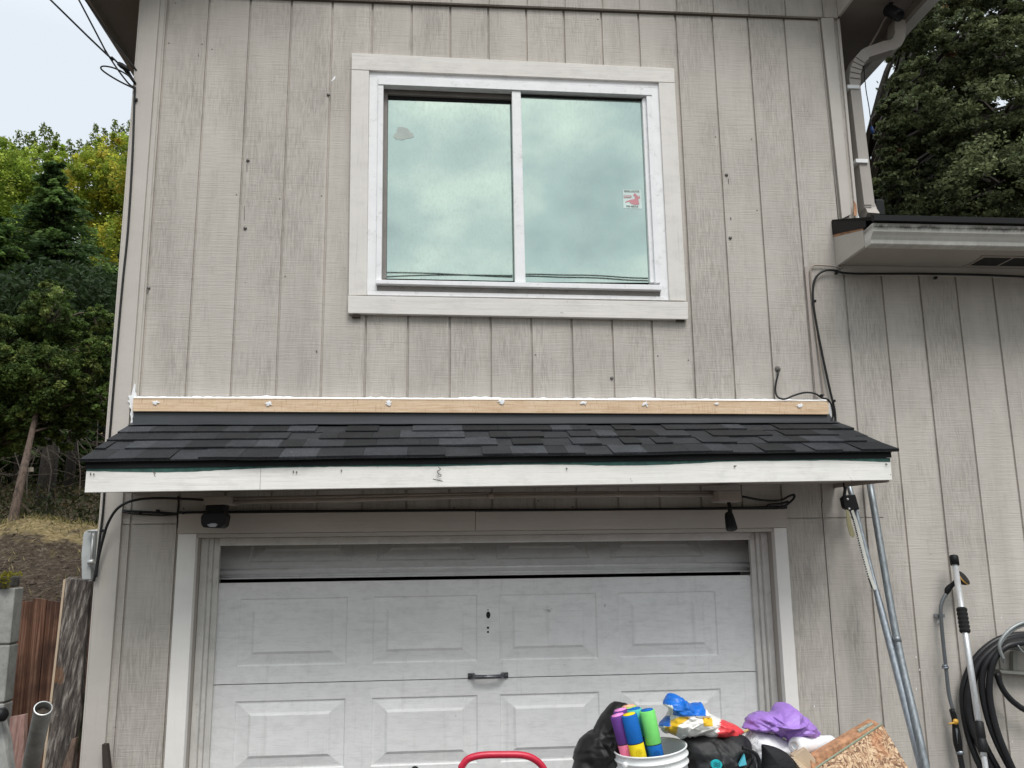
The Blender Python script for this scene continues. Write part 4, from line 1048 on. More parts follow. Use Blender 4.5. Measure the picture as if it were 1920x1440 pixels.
# ---- cables
def cable(name, label, px, r, mat='cable', y=-.012, group=None, n=8):
    mb = MB(); pts = []
    for q in px: pts.append(W(q[0], q[1], q[2] if len(q) > 2 else y))
    mb.tube(smooth_path(pts, n), r, 8); return tag(mb.build(name, M[mat], None), label, 'cable', group)
cable('cable', 'black cable running down the left house corner', [(253, 163, -.03), (252, 190, -.022), (248, 300, -.024), (240, 430, -.024), (231, 520, -.024), (222, 620, -.024), (212, 740, -.024), (206, 815, -.022), (199, 880, -.024), (193, 960, -.03), (187, 1010, -.035), (181, 1060, -.035), (176, 1090, -.03)], .0052)
cable('cable', 'thick black cable curving from the canopy to the electrical box', [(430, 940, -.06), (380, 937, -.06), (300, 934, -.07), (252, 938, -.08), (222, 952, -.08), (203, 980, -.07), (192, 1015, -.06), (184, 1050, -.05), (180, 1082, -.05)], .0060)
cable('cable', 'straight black cable stapled across the wall left of the garage header', [(192, 955, -.012), (240, 958, -.012), (330, 963, -.012), (345, 962, -.05)], .0055)
cable('cable', 'thin black cable sagging below the straight cable at left', [(195, 962, -.014), (215, 957, -.014), (250, 963, -.014), (300, 966, -.014), (335, 964, -.014)], .0042)
cable('cable', 'long black cable lying on top of the garage header', [(335, 962, -.03), (480, 960, -.03), (700, 958.5, -.03), (900, 957, -.03), (1100, 956.5, -.03), (1300, 954.5, -.03), (1475, 951, -.03)], .0080)
cable('cable', 'short black cable hanging at the left panel edge above the casing', [(334, 930, -.012), (335, 945, -.012), (333, 962, -.012), (334, 990, -.014)], .0042)
cable('cable', 'coiled black cable under the right end of the canopy', [(1392, 931, -.05), (1430, 938, -.05), (1462, 938, -.06), (1480, 930, -.07), (1489, 928, -.07), (1487, 936, -.07), (1472, 948, -.05), (1450, 953, -.03), (1440, 947, -.04), (1465, 944, -.05), (1478, 940, -.05)], .0055)
cable('cable', 'thick black cable under the wing eave that bends down the wall', [(2300, 541, -.022), (1920, 519, -.022), (1750, 513.5, -.022), (1600, 513, -.022), (1565, 507, -.02), (1545, 508, -.02), (1530, 520, -.018), (1524.5, 540, -.016), (1525, 570, -.016), (1533, 620, -.016), (1545, 680, -.016), (1557, 735, -.018), (1565, 770, -.02), (1567, 800, -.02)], .0058)
cable('cable', 'wall coloured thin cable turning down left of the wing eave', [(1581, 503, -.02), (1560, 499, -.014), (1530, 497.5, -.012), (1522, 501, -.012), (1520, 512, -.012), (1523, 560, -.012), (1530, 620, -.012), (1540, 700, -.012), (1545, 742, -.012)], .0038, 'conduit')
cable('cable', 'short black cable arching over the right end of the pine board', [(1457, 693, .004), (1459, 700, -.016), (1455, 718, -.018), (1454, 733, -.018), (1459, 745, -.03), (1472, 748, -.045), (1490, 741, -.04), (1510, 736, -.03), (1528, 738, -.03), (1541, 746, -.03), (1552, 749, -.045), (1560, 762, -.04), (1562, 780, -.03), (1556, 792, -.03)], .0048)
tag_c = MB(); tag_c.smooth = True; c = W(1458, 692, 0); tag_c.lathe(c, (0, -1, 0), [(0, .016), (.006, .013), (.010, .006), (.011, 0)], 12); tag(tag_c.build('cable_grommet', simple('grey_putty', (.13, .12, .11), .8)), 'grey putty plug where the short cable enters the wall', 'grommet')
m_ = MB()
for u, v, y in ((296, 958, -.012), (262, 960, -.012), (194, 995, -.03), (1568, 512, -.02), (1754, 521, -.022), (1527, 565, -.014), (256, 188, -.02), (1563, 752, -.03), (1540, 742, -.03)):
    c = W(u, v, y); m_.box(c.x-.006, c.x+.006, y-.010, y+.008, c.z-.006, c.z+.006)
build_split(m_, 'cable_clip', M['black_plastic'], house)
# painted conduit under the canopy
cd = MB()
cd.tube([W(430, 941, -.16), W(620, 938, -.16), W(920, 930, -.16)], .010, 8); cd.tube([W(920, 930, -.16), W(1150, 928, -.16), W(1350, 928, -.16)], .010, 8); cd.tube([W(914, 930, -.16), W(926, 930, -.16)], .014, 8)
cd.tube([W(420, 934, -.10), W(900, 925, -.10), W(1340, 922, -.10)], .006, 8)
tag(cd.build('conduit', M['conduit']), 'beige painted conduit under the canopy above the garage door', 'conduit')

# power lines at upper left
def wire(name, label, pts, r, grp=None):
    mb = MB(); mb.tube(smooth_path(pts, 6), r, 6); return tag(mb.build(name, M['cable']), label, 'wire', grp)
def ext(p, q, k): return q+(q-p)*k
a = W(254, 158, -.02); b_ = W(95, 0, -.10); wire('overhead_wire', 'leftmost of the three black overhead wires reaching the house corner', [a, W(215, 112, -.05), b_, ext(a, b_, 6)], .0046)
a = W(232, 150, -.03); b_ = W(148, 0, -.10); wire('overhead_wire', 'middle black overhead wire at the upper left corner', [W(254, 165, -.02), W(237, 152, -.03), W(198, 95, -.05), b_, ext(W(198, 95, -.05), b_, 9)], .0042)
b_ = W(160, 0, -.10); wire('overhead_wire', 'rightmost black overhead wire passing under the left eave', [W(256, 132, -.02), W(215, 78, -.05), b_, ext(W(215, 78, -.05), b_, 9)], .0042)
wire('wire_loop', 'black wire loop hanging beside the upper left house corner', [W(252, 166, -.03), W(225, 153, -.05), W(200, 138, -.07), W(189, 128, -.08), W(195, 124, -.08), W(215, 128, -.07), W(238, 140, -.05), W(254, 155, -.03)], .0042)
m_ = MB(); m_.tube([W(222, 119, -.05), W(228, 123, -.05), W(236, 128, -.05), W(242, 133, -.05)], [.010, .014, .013, .007], 8); m_.tube([W(238, 130, -.04), W(254, 158, -.02)], .006, 6)
tag(m_.build('wire_clamp', M['black_plastic']), 'black wire clamp beside the upper left house corner', 'clamp')
# street wires mirrored in the glass
for k, (p0, p1, p2, lab) in enumerate((((640, 508), (960, 516), (1300, 528), 'upper one of two street wires mirrored low in the window'), ((640, 520), (960, 513), (1300, 523), 'lower street wire mirrored low in the window'), ((1000, 160), (1120, 179), (1260, 200), 'street wire mirrored in the top right corner of the window'))):
    pts = [MIR(p0[0], p0[1], -10), MIR(p1[0], p1[1], -10), MIR(p2[0], p2[1], -10)]
    pts = [ext(pts[1], pts[0], 3)]+pts+[ext(pts[1], pts[2], 3)]
    mb = MB(); mb.tube(smooth_path(pts, 6), .013, 6); tag(mb.build('street_wire', M['cable']), lab, 'wire')

# ---- flood lights, camera
fd = thing('floodlight', 'black floodlight under the left end of the canopy', 'floodlight', W(404, 950, -.2))
m_ = MB(); m_.slab([(381, 931), (431, 930), (431, 945), (382, 947)], -.23, .14); m_.build('junction_box', M['conduit'], fd, .003)
m_ = MB(); m_.slab([(386, 946), (422, 944), (419, 962), (412, 967), (392, 968), (384, 958)], -.20, .09); m_.build('bracket', M['black_plastic'], fd, .006)
m_ = MB(); m_.slab([(376, 968), (382, 961), (418, 960), (423, 967), (419, 986), (412, 990), (380, 989), (376, 981)], -.25, .10); m_.build('lamp_head', M['black_plastic'], fd, .006)
m_ = MB(); m_.smooth = True; pts = [(388, 984), (396, 981), (404, 981), (408, 984), (404, 988), (393, 988)]; m_.slab(pts, -.2515, .02); m_.build('lens', simple('grey_lens', (.45, .48, .50), .2), fd)
sp = thing('spotlight', 'small black spotlight hanging under the right end of the canopy', 'spotlight', W(1368, 950, -.2))
m_ = MB(); m_.slab([(1345, 920), (1388, 919), (1392, 938), (1385, 941), (1350, 940)], -.23, .12); m_.build('junction_box', M['conduit'], sp, .003)
m_ = MB(); m_.tube([W(1366, 940, -.17), W(1368, 952, -.19), W(1369, 966, -.20)], [.008, .009, .012], 8); m_.build('bracket', M['black_plastic'], sp)
m_ = MB(); m_.lathe(W(1366, 962, -.20), W(1373, 996, -.24)-W(1366, 962, -.20), [(0, 0), (0, .016), (.01, .020), (.035, .023), (.075, .026), (.082, .025), (.082, 0)], 16); m_.build('lamp_head', M['black_plastic'], sp)
sc_ = thing('security_camera', 'black bullet security camera under the upper right eave', 'security camera', W(1680, 10, -.12))
m_ = MB(); m_.smooth = True; m_.lathe(W(1672, -4, -.12)+V(0, 0, .02), (0, 0, -1), [(0, .055), (.03, .055), (.05, .045), (.06, .0)], 20); m_.build('mount', M['black_plastic'], sc_)
m_ = MB(); p0, p1 = W(1664, 18, -.16), W(1696, 34, -.24); m_.lathe(p0, p1-p0, [(0, 0), (0, .028), (.008, .032), (.085, .032), (.10, .030), (.10, .024), (.092, .022), (.092, 0)], 20); m_.build('camera_body', M['black_plastic'], sc_)
m_ = MB(); m_.tube([W(1672, 2, -.13), W(1668, 14, -.15), W(1672, 22, -.17)], .012, 8); m_.build('bracket', M['black_plastic'], sc_)
cable('cable', 'grey cable from the security camera to the house corner', [(1663, 30, -.10), (1655, 42, -.05), (1645, 62, .0), (1628, 90, .04), (1612, 108, .10), (1596, 115, .16)], .0055, 'conduit')
cable('cable', 'thin cable with a blue connector hanging beside the downspout', [(1620, 118, .12), (1621, 140, .12), (1624, 170, .12), (1630, 205, .12), (1634, 240, .12), (1638, 262, .12)], .0026)
m_ = MB(); m_.tube([W(1633, 238, .12), W(1637, 250, .12)], .009, 8); tag(m_.build('connector', simple('blue_plastic', (.02, .06, .22), .4)), 'small blue connector at the end of the thin hanging cable', 'connector')

# ------------------------------------------------------------------ tools against the right wall
def lean(p_top, p_low):
    d = (p_low-p_top); k = (p_top.z-.01)/(-d.z); return p_top, p_top+d*k
# pole saw
ps = thing('pole_saw', 'long grey pole with a curved saw blade leaning left of the plain pole', 'pole saw', (3.5, -.6, 0))
t_, f_ = lean(W(1588, 896, -.05), W(1728, 1440, -.42)); mid = W(1641.4, 1101.6, -.17)
ax_dir = (f_-t_).normalized()
m_ = MB(); m_.tube(smooth_path([t_, mid, W(1728, 1440, -.42), f_], 6), [.0125]*7+[.0165]*12, 14); m_.build('pole', M['galv'], ps)
m_ = MB(); m_.slab([(1580, 934), (1586, 928), (1604, 927), (1612, 955), (1594, 958), (1584, 952)], -.115, .035); m_.build('clamp', M['black_plastic'], ps, .003)
m_ = MB()
for u, v in ((1589, 936), (1592, 954)): m_.smooth = True; m_.lathe(W(u, v, -.117), (0, -1, 0), [(0, .006), (.003, .006), (.005, 0)], 10)
m_.build('bolts', M['aluminium'], ps)
m_ = MB(); L0 = [(1597, 958), (1603, 975), (1611, 1005), (1621, 1045), (1632, 1085), (1639, 1104)]
lo = [(u+4.5, v) for u, v in L0]; hi = []
for i in range(len(L0)-1):
    for k in range(11):
        t = k/11; u = L0[i][0]+(L0[i+1][0]-L0[i][0])*t; v = L0[i][1]+(L0[i+1][1]-L0[i][1])*t; hi.append((u-(4.6 if k % 2 else 1.6), v))
m_.slab([(1600, 956)]+lo[1:]+[(1640, 1107)]+list(reversed(hi)), -.19, .0025); m_.build('saw_blade', simple('saw_blade_steel', (.74, .74, .68), .4, .3), ps)
m_ = MB()
for i in range(len(L0)-1):
    for k in range(9):
        t = k/9; u = L0[i][0]+(L0[i+1][0]-L0[i][0])*t-3.6; v = L0[i][1]+(L0[i+1][1]-L0[i][1])*t; m_.slab([(u+1.6, v-2.0), (u+1.8, v+1.2), (u-1.6, v+.4)], -.1925, .002)
m_.build('saw_teeth', M['black_plastic'], ps)
m_ = MB(); m_.slab([(1586, 955), (1591, 957), (1598, 985), (1603, 1003), (1600, 1008), (1594, 1004), (1589, 985)], -.125, .004); m_.build('hook_blade', simple('brass_hook', (.40, .37, .22), .4, .5), ps)
m_ = MB(); m_.slab([(1581, 904), (1585, 904), (1588, 916), (1586, 930), (1580, 932), (1582, 918)], -.12, .004); m_.build('rope_guide', M['black_plastic'], ps)
pp = thing('steel_pole', 'plain galvanised pole leaning right of the pole saw', 'pole', (3.6, -.6, 0))
t_, f_ = lean(W(1628, 890, -.05), W(1736, 1440, -.45)); mid = W(1681.6, 1198, -.26)
m_ = MB(); m_.tube(smooth_path([t_, mid, W(1736, 1440, -.45), f_], 6), .0165, 14); m_.build('pole', M['galv2'], pp)
m_ = MB(); c = mid; m_.tube([W(1680.5, 1193, -.258), W(1683, 1204, -.266)], .0185, 12); m_.build('pole_joint', M['galv2'], pp)

# extension pole
ep = thing('extension_pole', 'bright aluminium extension pole with black foam grips beside the hose', 'pole', (4.0, -.4, 0))
PT, PL = W(1788, 1042, -.08), W(1848, 1440, -.36); 
def on(t): return PT.lerp(PL, t)
d_ = (PL-PT); foot_ = PT+d_*((PT.z-.01)/(-d_.z))
m_ = MB(); m_.tube([on(.03), on(.95)], .0135, 14); m_.tube([on(.95), foot_], .0115, 14); m_.build('pole', M['aluminium'], ep)
m_ = MB(); m_.tube([on(0), on(.008), on(.048)], [.0185, .0205, .0200], 14); m_.build('end_cap', M['black_plastic'], ep)
m_ = MB(); pts = []; rs = []
for k in range(25):
    t = .268+.122*k/24; pts.append(on(t)); rs.append(.0235 if k % 4 else .0195)
m_.tube(pts, rs, 14); m_.build('foam_grip', simple('black_foam', (.012, .012, .012), .95), ep)
m_ = MB(); m_.tube([on(.80), on(.805), on(.872), on(.875), on(.88), on(.93), on(.935)], [.017, .0195, .0205, .018, .021, .021, .017], 14); m_.build('locking_collar', M['black_plastic'], ep)

# watering wand
ww = thing('watering_wand', 'grey watering wand with black handle hanging left of the aluminium pole', 'watering wand', (3.85, -.1, .6))
wy = -.045
m_ = MB(); m_.tube(smooth_path([W(u, v, wy) for u, v in ((1775, 1112), (1768, 1124), (1764, 1140), (1765, 1165), (1769, 1210), (1774, 1255), (1779, 1300), (1787, 1332))], 5), [.0088]*36, 12); m_.build('tube', simple('grey_painted_tube', (.17, .18, .19), .4, .3), ww)
m_ = MB(); m_.tube(smooth_path([W(1774, 1114, wy), W(1779, 1103, wy), W(1789, 1094, wy-.01), W(1800, 1088, wy-.02)], 4), [.009, .011, .014, .015, .0145, .013, .012, .011, .012, .014, .016, .018, .019], 12); m_.build('neck', M['black_plastic'], ww)
m_ = MB(); p0, p1 = W(1797, 1090, wy-.02), W(1812, 1080, wy-.05); m_.lathe(p0, p1-p0, [(0, 0), (0, .018), (.014, .030), (.026, .036), (.034, .035), (.036, .030), (.033, 0)], 20); m_.build('nozzle_head', M['black_plastic'], ww)
m_ = MB(); m_.lathe(p0, p1-p0, [(.0262, .0366), (.0305, .0372), (.0332, .0362)], 20); m_.build('nozzle_ring', simple('yellow_ring', (.60, .33, .08), .4), ww)
m_ = MB(); m_.box(*(W(1757, 1156, -.03).x, W(1771, 1156, -.03).x, -.034, -.001, W(1760, 1158, -.03).z, W(1760, 1152, -.03).z)); m_.tube([W(1771, 1246, wy), W(1772, 1250, wy)], .012, 10); m_.tube([W(1772, 1250, wy), W(1772.6, 1253, wy)], .016, 10); build_split(m_, 'clip', M['galv'], ww)
m_ = MB(); m_.tube(smooth_path([W(u, v, wy-.005) for u, v in ((1784, 1330), (1789, 1345), (1792, 1365), (1796, 1395), (1799, 1410))], 4), [.011, .012, .013, .0135, .013, .013, .0135, .0145, .016, .0175, .019, .020, .0195, .018, .017, .0165, .016], 12); m_.build('handle', M['black_plastic'], ww)
m_ = MB(); m_.tube([W(1799, 1407, wy-.005), W(1800, 1414, wy-.005)], .0175, 12); m_.build('coupling', M['galv'], ww)
m_ = MB(); m_.lathe(W(1791, 1353, wy-.018), (0, -1, 0), [(0, 0), (0, .013), (.006, .013), (.009, 0)], 14); m_.tube([W(1791, 1355, wy-.022), W(1779, 1357, wy-.022)], .004, 6); m_.build('valve_lever', simple('orange_yellow_plastic', (.72, .40, .06), .4), ww)
m_ = MB(); m_.slab([(1792, 1366), (1795, 1366), (1799, 1393), (1796, 1394)], wy-.022, .003); m_.build('grip_inlay', M['galv'], ww)

# hose and hanger
hg = thing('hose_hanger', 'grey metal hose hanger screwed to the right wall', 'hose hanger', W(1925, 1240, 0))
m_ = MB(); arc = [(1882, 1237), (1876, 1222), (1874, 1208), (1882, 1193), (1897, 1178), (1920, 1167), (1950, 1163), (1980, 1168), (2003, 1180), (2018, 1196), (2024, 1212), (2020, 1226), (2016, 1240)]
pp_ = smooth_path([W(u, v, -.15) for u, v in arc], 4)
m_.tube(pp_, .0080, 10); m_.tube([p+V(.006, .008, -.014) for p in pp_], .0050, 8)
for p0, p1 in zip(pp_, pp_[1:]): m_.quad(p0+V(0, .001, 0), p1+V(0, .001, 0), p1+V(.006, .008, -.014), p0+V(.006, .008, -.014))
sa = smooth_path([W(u, v, -.05) for u, v in ((1884, 1205), (1897, 1219), (1925, 1208), (1955, 1206), (1985, 1211), (2005, 1222), (2016, 1208))], 4)
for p0, p1 in zip(sa, sa[1:]): m_.quad(p0+V(0, -.09, 0), p1+V(0, -.09, 0), p1+V(0, .04, 0), p0+V(0, .04, 0))
m_.tube([p+V(0, -.09, 0) for p in sa], .004, 6)
m_.build('saddle', simple('grey_cast_metal', (.30, .32, .32), .45, .4, dirt=.4), hg)
m_ = MB(); m_.slab([(1874, 1256), (1878, 1262), (2010, 1272), (2014, 1264), (2010, 1266), (1880, 1257)], -.06, .055); m_.slab([(1900, 1222), (1908, 1222), (1908, 1262), (1900, 1262)], -.03, .025); m_.build('bracket', simple('worn_grey_bracket', (.34, .34, .31), .5, .3, dirt=.7), hg)
random.seed(4)
hs = MB()
def loop(cx, cy, rx, ry, y, tilt=0, n=40, wob=3):
    pts = []
    ph = random.uniform(0, 6)
    for k in range(n+1):
        a = 2*math.pi*k/n; u = cx+rx*math.sin(a)+tilt*math.cos(a); v = cy-ry*math.cos(a)
        pts.append(W(u+wob*math.sin(2*a+ph), v, y-.02*math.sin(a*.5)))
    return pts
R_ = .0150
def coil(left, y, cxm=1945, bottom=1545):
    left = [(u, v) for u, v in left]; right = [(2*cxm-u, v+random.uniform(-4, 4)) for u, v in reversed(left)]
    path_ = [(cxm, left[0][1]-3)]+left+[(cxm-30, bottom), (cxm+30, bottom)]+right+[(cxm, left[0][1]-3)]
    hs.tube(smooth_path([W(u, v, y-.012*math.sin(k*.9)) for k, (u, v) in enumerate(path_)], 5), R_, 12)
coil([(1895, 1192), (1860, 1206), (1828, 1236), (1809, 1276), (1805, 1311), (1810, 1355), (1822, 1399), (1842, 1445), (1875, 1500)], -.050)
coil([(1900, 1197), (1868, 1212), (1837, 1241), (1819, 1282), (1814, 1317), (1820, 1358), (1836, 1399), (1859, 1445), (1890, 1500)], -.080, bottom=1530)
coil([(1900, 1192), (1872, 1206), (1845, 1230), (1828, 1268), (1822, 1310), (1828, 1350), (1846, 1395), (1870, 1440), (1900, 1490)], -.060, bottom=1520)
coil([(1905, 1203), (1878, 1213), (1851, 1240), (1841, 1272), (1844, 1311), (1855, 1355), (1872, 1398), (1896, 1445), (1915, 1485)], -.100, bottom=1510)
coil([(1908, 1206), (1884, 1214), (1866, 1234), (1857, 1264), (1855, 1300), (1861, 1338), (1874, 1384), (1897, 1438), (1915, 1478)], -.120, bottom=1500)
hs.tube(smooth_path([W(u, v, -.07) for u, v in ((1868, 1262), (1880, 1292), (1900, 1316), (1930, 1335), (1980, 1350))], 6), R_*.9, 12)
hs.tube(smooth_path([W(u, v, -.05) for u, v in ((1799, 1412), (1803, 1432), (1810, 1465), (1840, 1530), (1900, 1545), (1960, 1520))], 6), R_*.85, 12)
hs.smooth = True
tag(hs.build('garden_hose', M['hose']), 'coiled black garden hose hanging on the grey wall hanger', 'hose')

# ------------------------------------------------------------------ things left of the house
random.seed(17)
fw1 = old_wood('reddish_fence_wood', (.055, .023, .013), (.13, .055, .030), (.27, .15, .10))
fn = thing('wood_fence', 'short run of reddish brown upright fence boards left of the house', 'fence', (-.8, .9, 1.0))
for i, (a, b_, top) in enumerate(((28, 62, 1127), (62.5, 88, 1122), (88.5, 118, 1126), (118.5, 150, 1118), (150.5, 182, 1112))):
    m_ = MB(); y = .9; p = W(a, top, y); q = W(b_, top+random.uniform(-2, 3), y); m_.prism([(p.x, y, .1), (q.x-.002, y, .1), (q.x-.002, y, q.z), (p.x+.0, y, p.z)], (0, .02, 0)); m_.build('fence_board', fw1, fn)
pk = thing('weathered_plank', 'wide grey black weathered plank leaning on the house corner', 'plank', (-.5, -.1, 0))
m_ = MB(); a0, a1 = W(124, 1085, .30), W(171, 1090, .30); d_ = W(84, 1440, .02)-W(124, 1085, .30); d2 = W(137, 1440, .02)-W(171, 1090, .30)
n = 16; L1 = []; 
k1 = (a0.z)/(-d_.z); k2 = a1.z/(-d2.z)
Lp = [a0+d_*k1*i/n+V(noise.noise(V(i*.7, 0, 0))*.006, 0, 0) for i in range(n+1)]; Rp = [a1+d2*k2*i/n+V(noise.noise(V(i*.9, 3, 0))*.008, 0, 0) for i in range(n+1)]
bk_ = V(.0, .038, .008)
for i in range(n):
    m_.quad(Lp[i], Lp[i+1], Rp[i+1], Rp[i]); m_.quad(Lp[i]+bk_, Rp[i]+bk_, Rp[i+1]+bk_, Lp[i+1]+bk_); m_.quad(Lp[i], Lp[i]+bk_, Lp[i+1]+bk_, Lp[i+1]); m_.quad(Rp[i], Rp[i+1], Rp[i+1]+bk_, Rp[i]+bk_)
m_.quad(Lp[0], Rp[0], Rp[0]+bk_, Lp[0]+bk_)
def plank_mat():
    m, t, b = new_mat('charred_weathered_plank')
    v = mapping(t, (75, 30, 1.6), rot=(0, .13, 0)); f = noise_n(t, v, 1.0, 5, .65, .35); p = noise_n(t, mapping(t, (6, 6, 2.8)), 1.0, 4, .6)
    o = ramp(t, f, [(.34, (.018, .014, .012)), (.5, (.085, .068, .058)), (.62, (.24, .21, .185)), (.75, (.42, .38, .34))])
    o = mixc(t, ramp(t, p, [(.60, 0), (.66, .9)]), o, (.15, .07, .03)); o = mixc(t, ramp(t, p, [(.30, .85), (.42, 0)]), o, (.016, .013, .011))
    t.links.new(o, b.inputs['Base Color']); b.inputs['Roughness'].default_value = .9; bump(t, b, f, 1.0, .02); return m
m_.build('board', plank_mat(), pk)
m_ = MB(); m_.quad(Lp[0]+V(-.012, 0, -.004), Lp[-1]+V(-.012, 0, 0), Lp[-1]+V(-.0015, -.001, 0), Lp[0]+V(-.0015, -.001, 0)); m_.quad(Lp[0]+V(-.012, 0, -.004), Lp[0]+V(-.012, .03, 0), Lp[-1]+V(-.012, .03, 0), Lp[-1]+V(-.012, 0, 0)); m_.build('pale_edge', simple('pale_wood_edge', (.36, .28, .20), .8), pk)
cw = thing('block_wall', 'grey concrete block wall with moss on top at the left edge', 'wall', (-1.0, .3, 0))
yb = .35; rz = [W(20, v, yb).z for v in (1103, 1210, 1322, 1440)]
m_ = MB(); xr = W(27, 1150, yb).x
zz = rz[0]; k = 0
while zz > 0:
    h_ = rz[0]-rz[1]; x = xr-(.0 if k % 2 == 0 else .0); first = True
    while x > -2.6:
        w_ = .39; m_.box(x-w_, x-.008, yb, yb+.09, max(0, zz-h_+.008), zz); x -= w_
    zz -= h_; k += 1
m_.build('blocks', M['concrete'], cw, .005)
m_ = MB(); m_.box(-2.6, xr-.016, yb+.008, yb+.08, 0, rz[0]-.006); m_.build('mortar', simple('mortar', (.20, .19, .18), .95, bmp=.4), cw)
m_ = MB(); m_.smooth = True; z0 = rz[0]; cap = W(20, 1080, yb).z
m_.box(-2.6, xr-.035, yb-.02, yb+.11, z0+.004, cap); m_.build('cap_stones', simple('mossy_cap_stone', (.12, .11, .10), .9, 0, .5, 25, bmp=.6), cw, .01)
n = 2600; x = np.random.uniform(-1.9, xr-.02, n); y = np.random.uniform(yb-.03, yb+.1, n); z = cap+np.abs(np.random.normal(0, .008, n)); hang = np.random.rand(n) < .35
y[hang] = yb-.028; z[hang] = cap-np.random.rand(hang.sum())*.05; msk = np.array([noise.noise(V(a*6, 0, 0)) > -.15 for a in x])
x, y, z = x[msk], y[msk], z[msk]; n = len(x); A = rand_dirs(n); B = np.cross(A, rand_dirs(n))
fast_quads('moss', np.stack([x, y, z], 1), A*.010, B*.006, np.array([.20, .18, .02])*np.random.uniform(.4, 1.3, (n, 1)), M['leaf'], cw)
pi_ = thing('metal_pipe', 'open ended grey metal pipe leaning in front of the weathered plank', 'pipe', (-.6, -.3, 0))
m_ = MB(); p0, p1 = W(81, 1328, -.42), W(57, 1440, -.20); ax_ = (p1-p0).normalized(); Lg = 1.1
m_.lathe(p0, ax_, [(0, .029), (0, .033), (.004, .033), (Lg, .033), (Lg, .029), (.0, .029)], 28); m_.build('tube', simple('dull_pipe_metal', (.27, .27, .26), .5, .4, .3, 20), pi_)
m_ = MB(); m_.lathe(p0-ax_*.001, ax_, [(0, .0295), (0, .0333), (.003, .0335), (.004, .029)], 28); m_.build('rim', simple('bright_pipe_rim', (.72, .72, .70), .3, .5), pi_)
m_ = MB(); m_.lathe(p0+ax_*.03, ax_, [(0, 0), (0, .0285)], 20); m_.build('debris', simple('leaf_debris', (.05, .04, .03), .9, 0, .8, 90), pi_)
m_ = MB(); m_.prism([W(18, 1345, .05), W(46, 1340, .05), W(42, 1500, 0), W(14, 1500, 0)], (0, .03, 0)); m_.prism([W(14, 1500, 0), W(42, 1500, 0), W(38, 1900, -.1), W(10, 1900, -.1)], (0, .03, 0))
tag(m_.build('pink_board', old_wood('pinkish_board', (.22, .12, .10), (.33, .20, .17), (.40, .27, .23)), None), 'faded pinkish board standing between the block wall and the pipe', 'board')
m_ = MB(); m_.prism([W(-22, 1400, -.1), W(0, 1338, -.1), W(14, 1390, -.1), W(26, 1500, -.15), W(-20, 1500, -.15)], (0, .04, 0)); m_.prism([W(-20, 1500, -.15), W(26, 1500, -.15), W(40, 1900, -.25), W(-10, 1900, -.25)], (0, .04, 0))
tag(m_.build('slate_slab', M['concrete'], None), 'grey slab leaning at the lower left edge', 'slab')
m_ = MB(); m_.smooth = True; m_.lathe(W(2, 1340, -.15), (1, -.2, .1), [(-.03, 0), (-.03, .022), (-.01, .028), (.012, .028), (.022, .018), (.024, 0)], 16); tag(m_.build('black_fitting', M['black_plastic']), 'black round fitting resting on the grey slab at the left edge', 'fitting')
m_ = MB(); m_.prism([W(136, 1385, .05), W(143, 1384, .05), W(134, 1440, 0), W(116, 1440, 0)], (0, .03, 0)); m_.prism([W(116, 1440, 0), W(134, 1440, 0), W(95, 1700, -.1), W(70, 1700, -.1)], (0, .03, 0))
tag(m_.build('split_board', old_wood('brown_split_board', (.08, .05, .035), (.17, .11, .08), (.24, .17, .12))), 'narrow brown board beside the foot of the house corner', 'board')
m_ = MB(); m_.slab([(118, 1250), (150, 1294), (157, 1300), (150, 1385), (138, 1440), (120, 1440), (128, 1340)], .34, .02); 
m_.v = m_.v; tag(m_.build('mossy_board', simple('mossy_dark_board', (.06, .065, .03), .9, 0, .8, 18, bmp=.6)), 'dark mossy board behind the weathered plank', 'board')
m_ = MB(); q0, q1 = W(195, 1396, -.06), W(199, 1440, -.07); dd = q1-q0; m_.prism([W(191, 1396, -.06), W(200, 1396, -.06), W(205, 1440, -.075), W(192, 1440, -.075)], (0, .03, 0)); m_.prism([W(192, 1440, -.075), W(205, 1440, -.075), W(222, 1860, -.2), W(195, 1860, -.2)], (0, .03, 0))
tag(m_.build('dark_stake', simple('dark_stake_wood', (.035, .025, .02), .7)), 'dark brown stake leaning on the left house corner', 'stake')

# ------------------------------------------------------------------ pile in front of the garage door
TZ = .60
tb_ = thing('folding_table', 'white folding table under the pile of belongings', 'table', (2.6, -.6, 0))
m_ = MB(); m_.box(1.75, 3.45, -.95, -.22, TZ-.04, TZ); m_.build('table_top', M['white_plastic'], tb_, .01)
for x, y in ((1.85, -.88), (3.35, -.88), (1.85, -.29), (3.35, -.29)):
    m_ = MB(); m_.tube([(x, y, 0.008), (x, y, TZ-.041)], .014, 10); m_.build('leg', M['galv'], tb_)

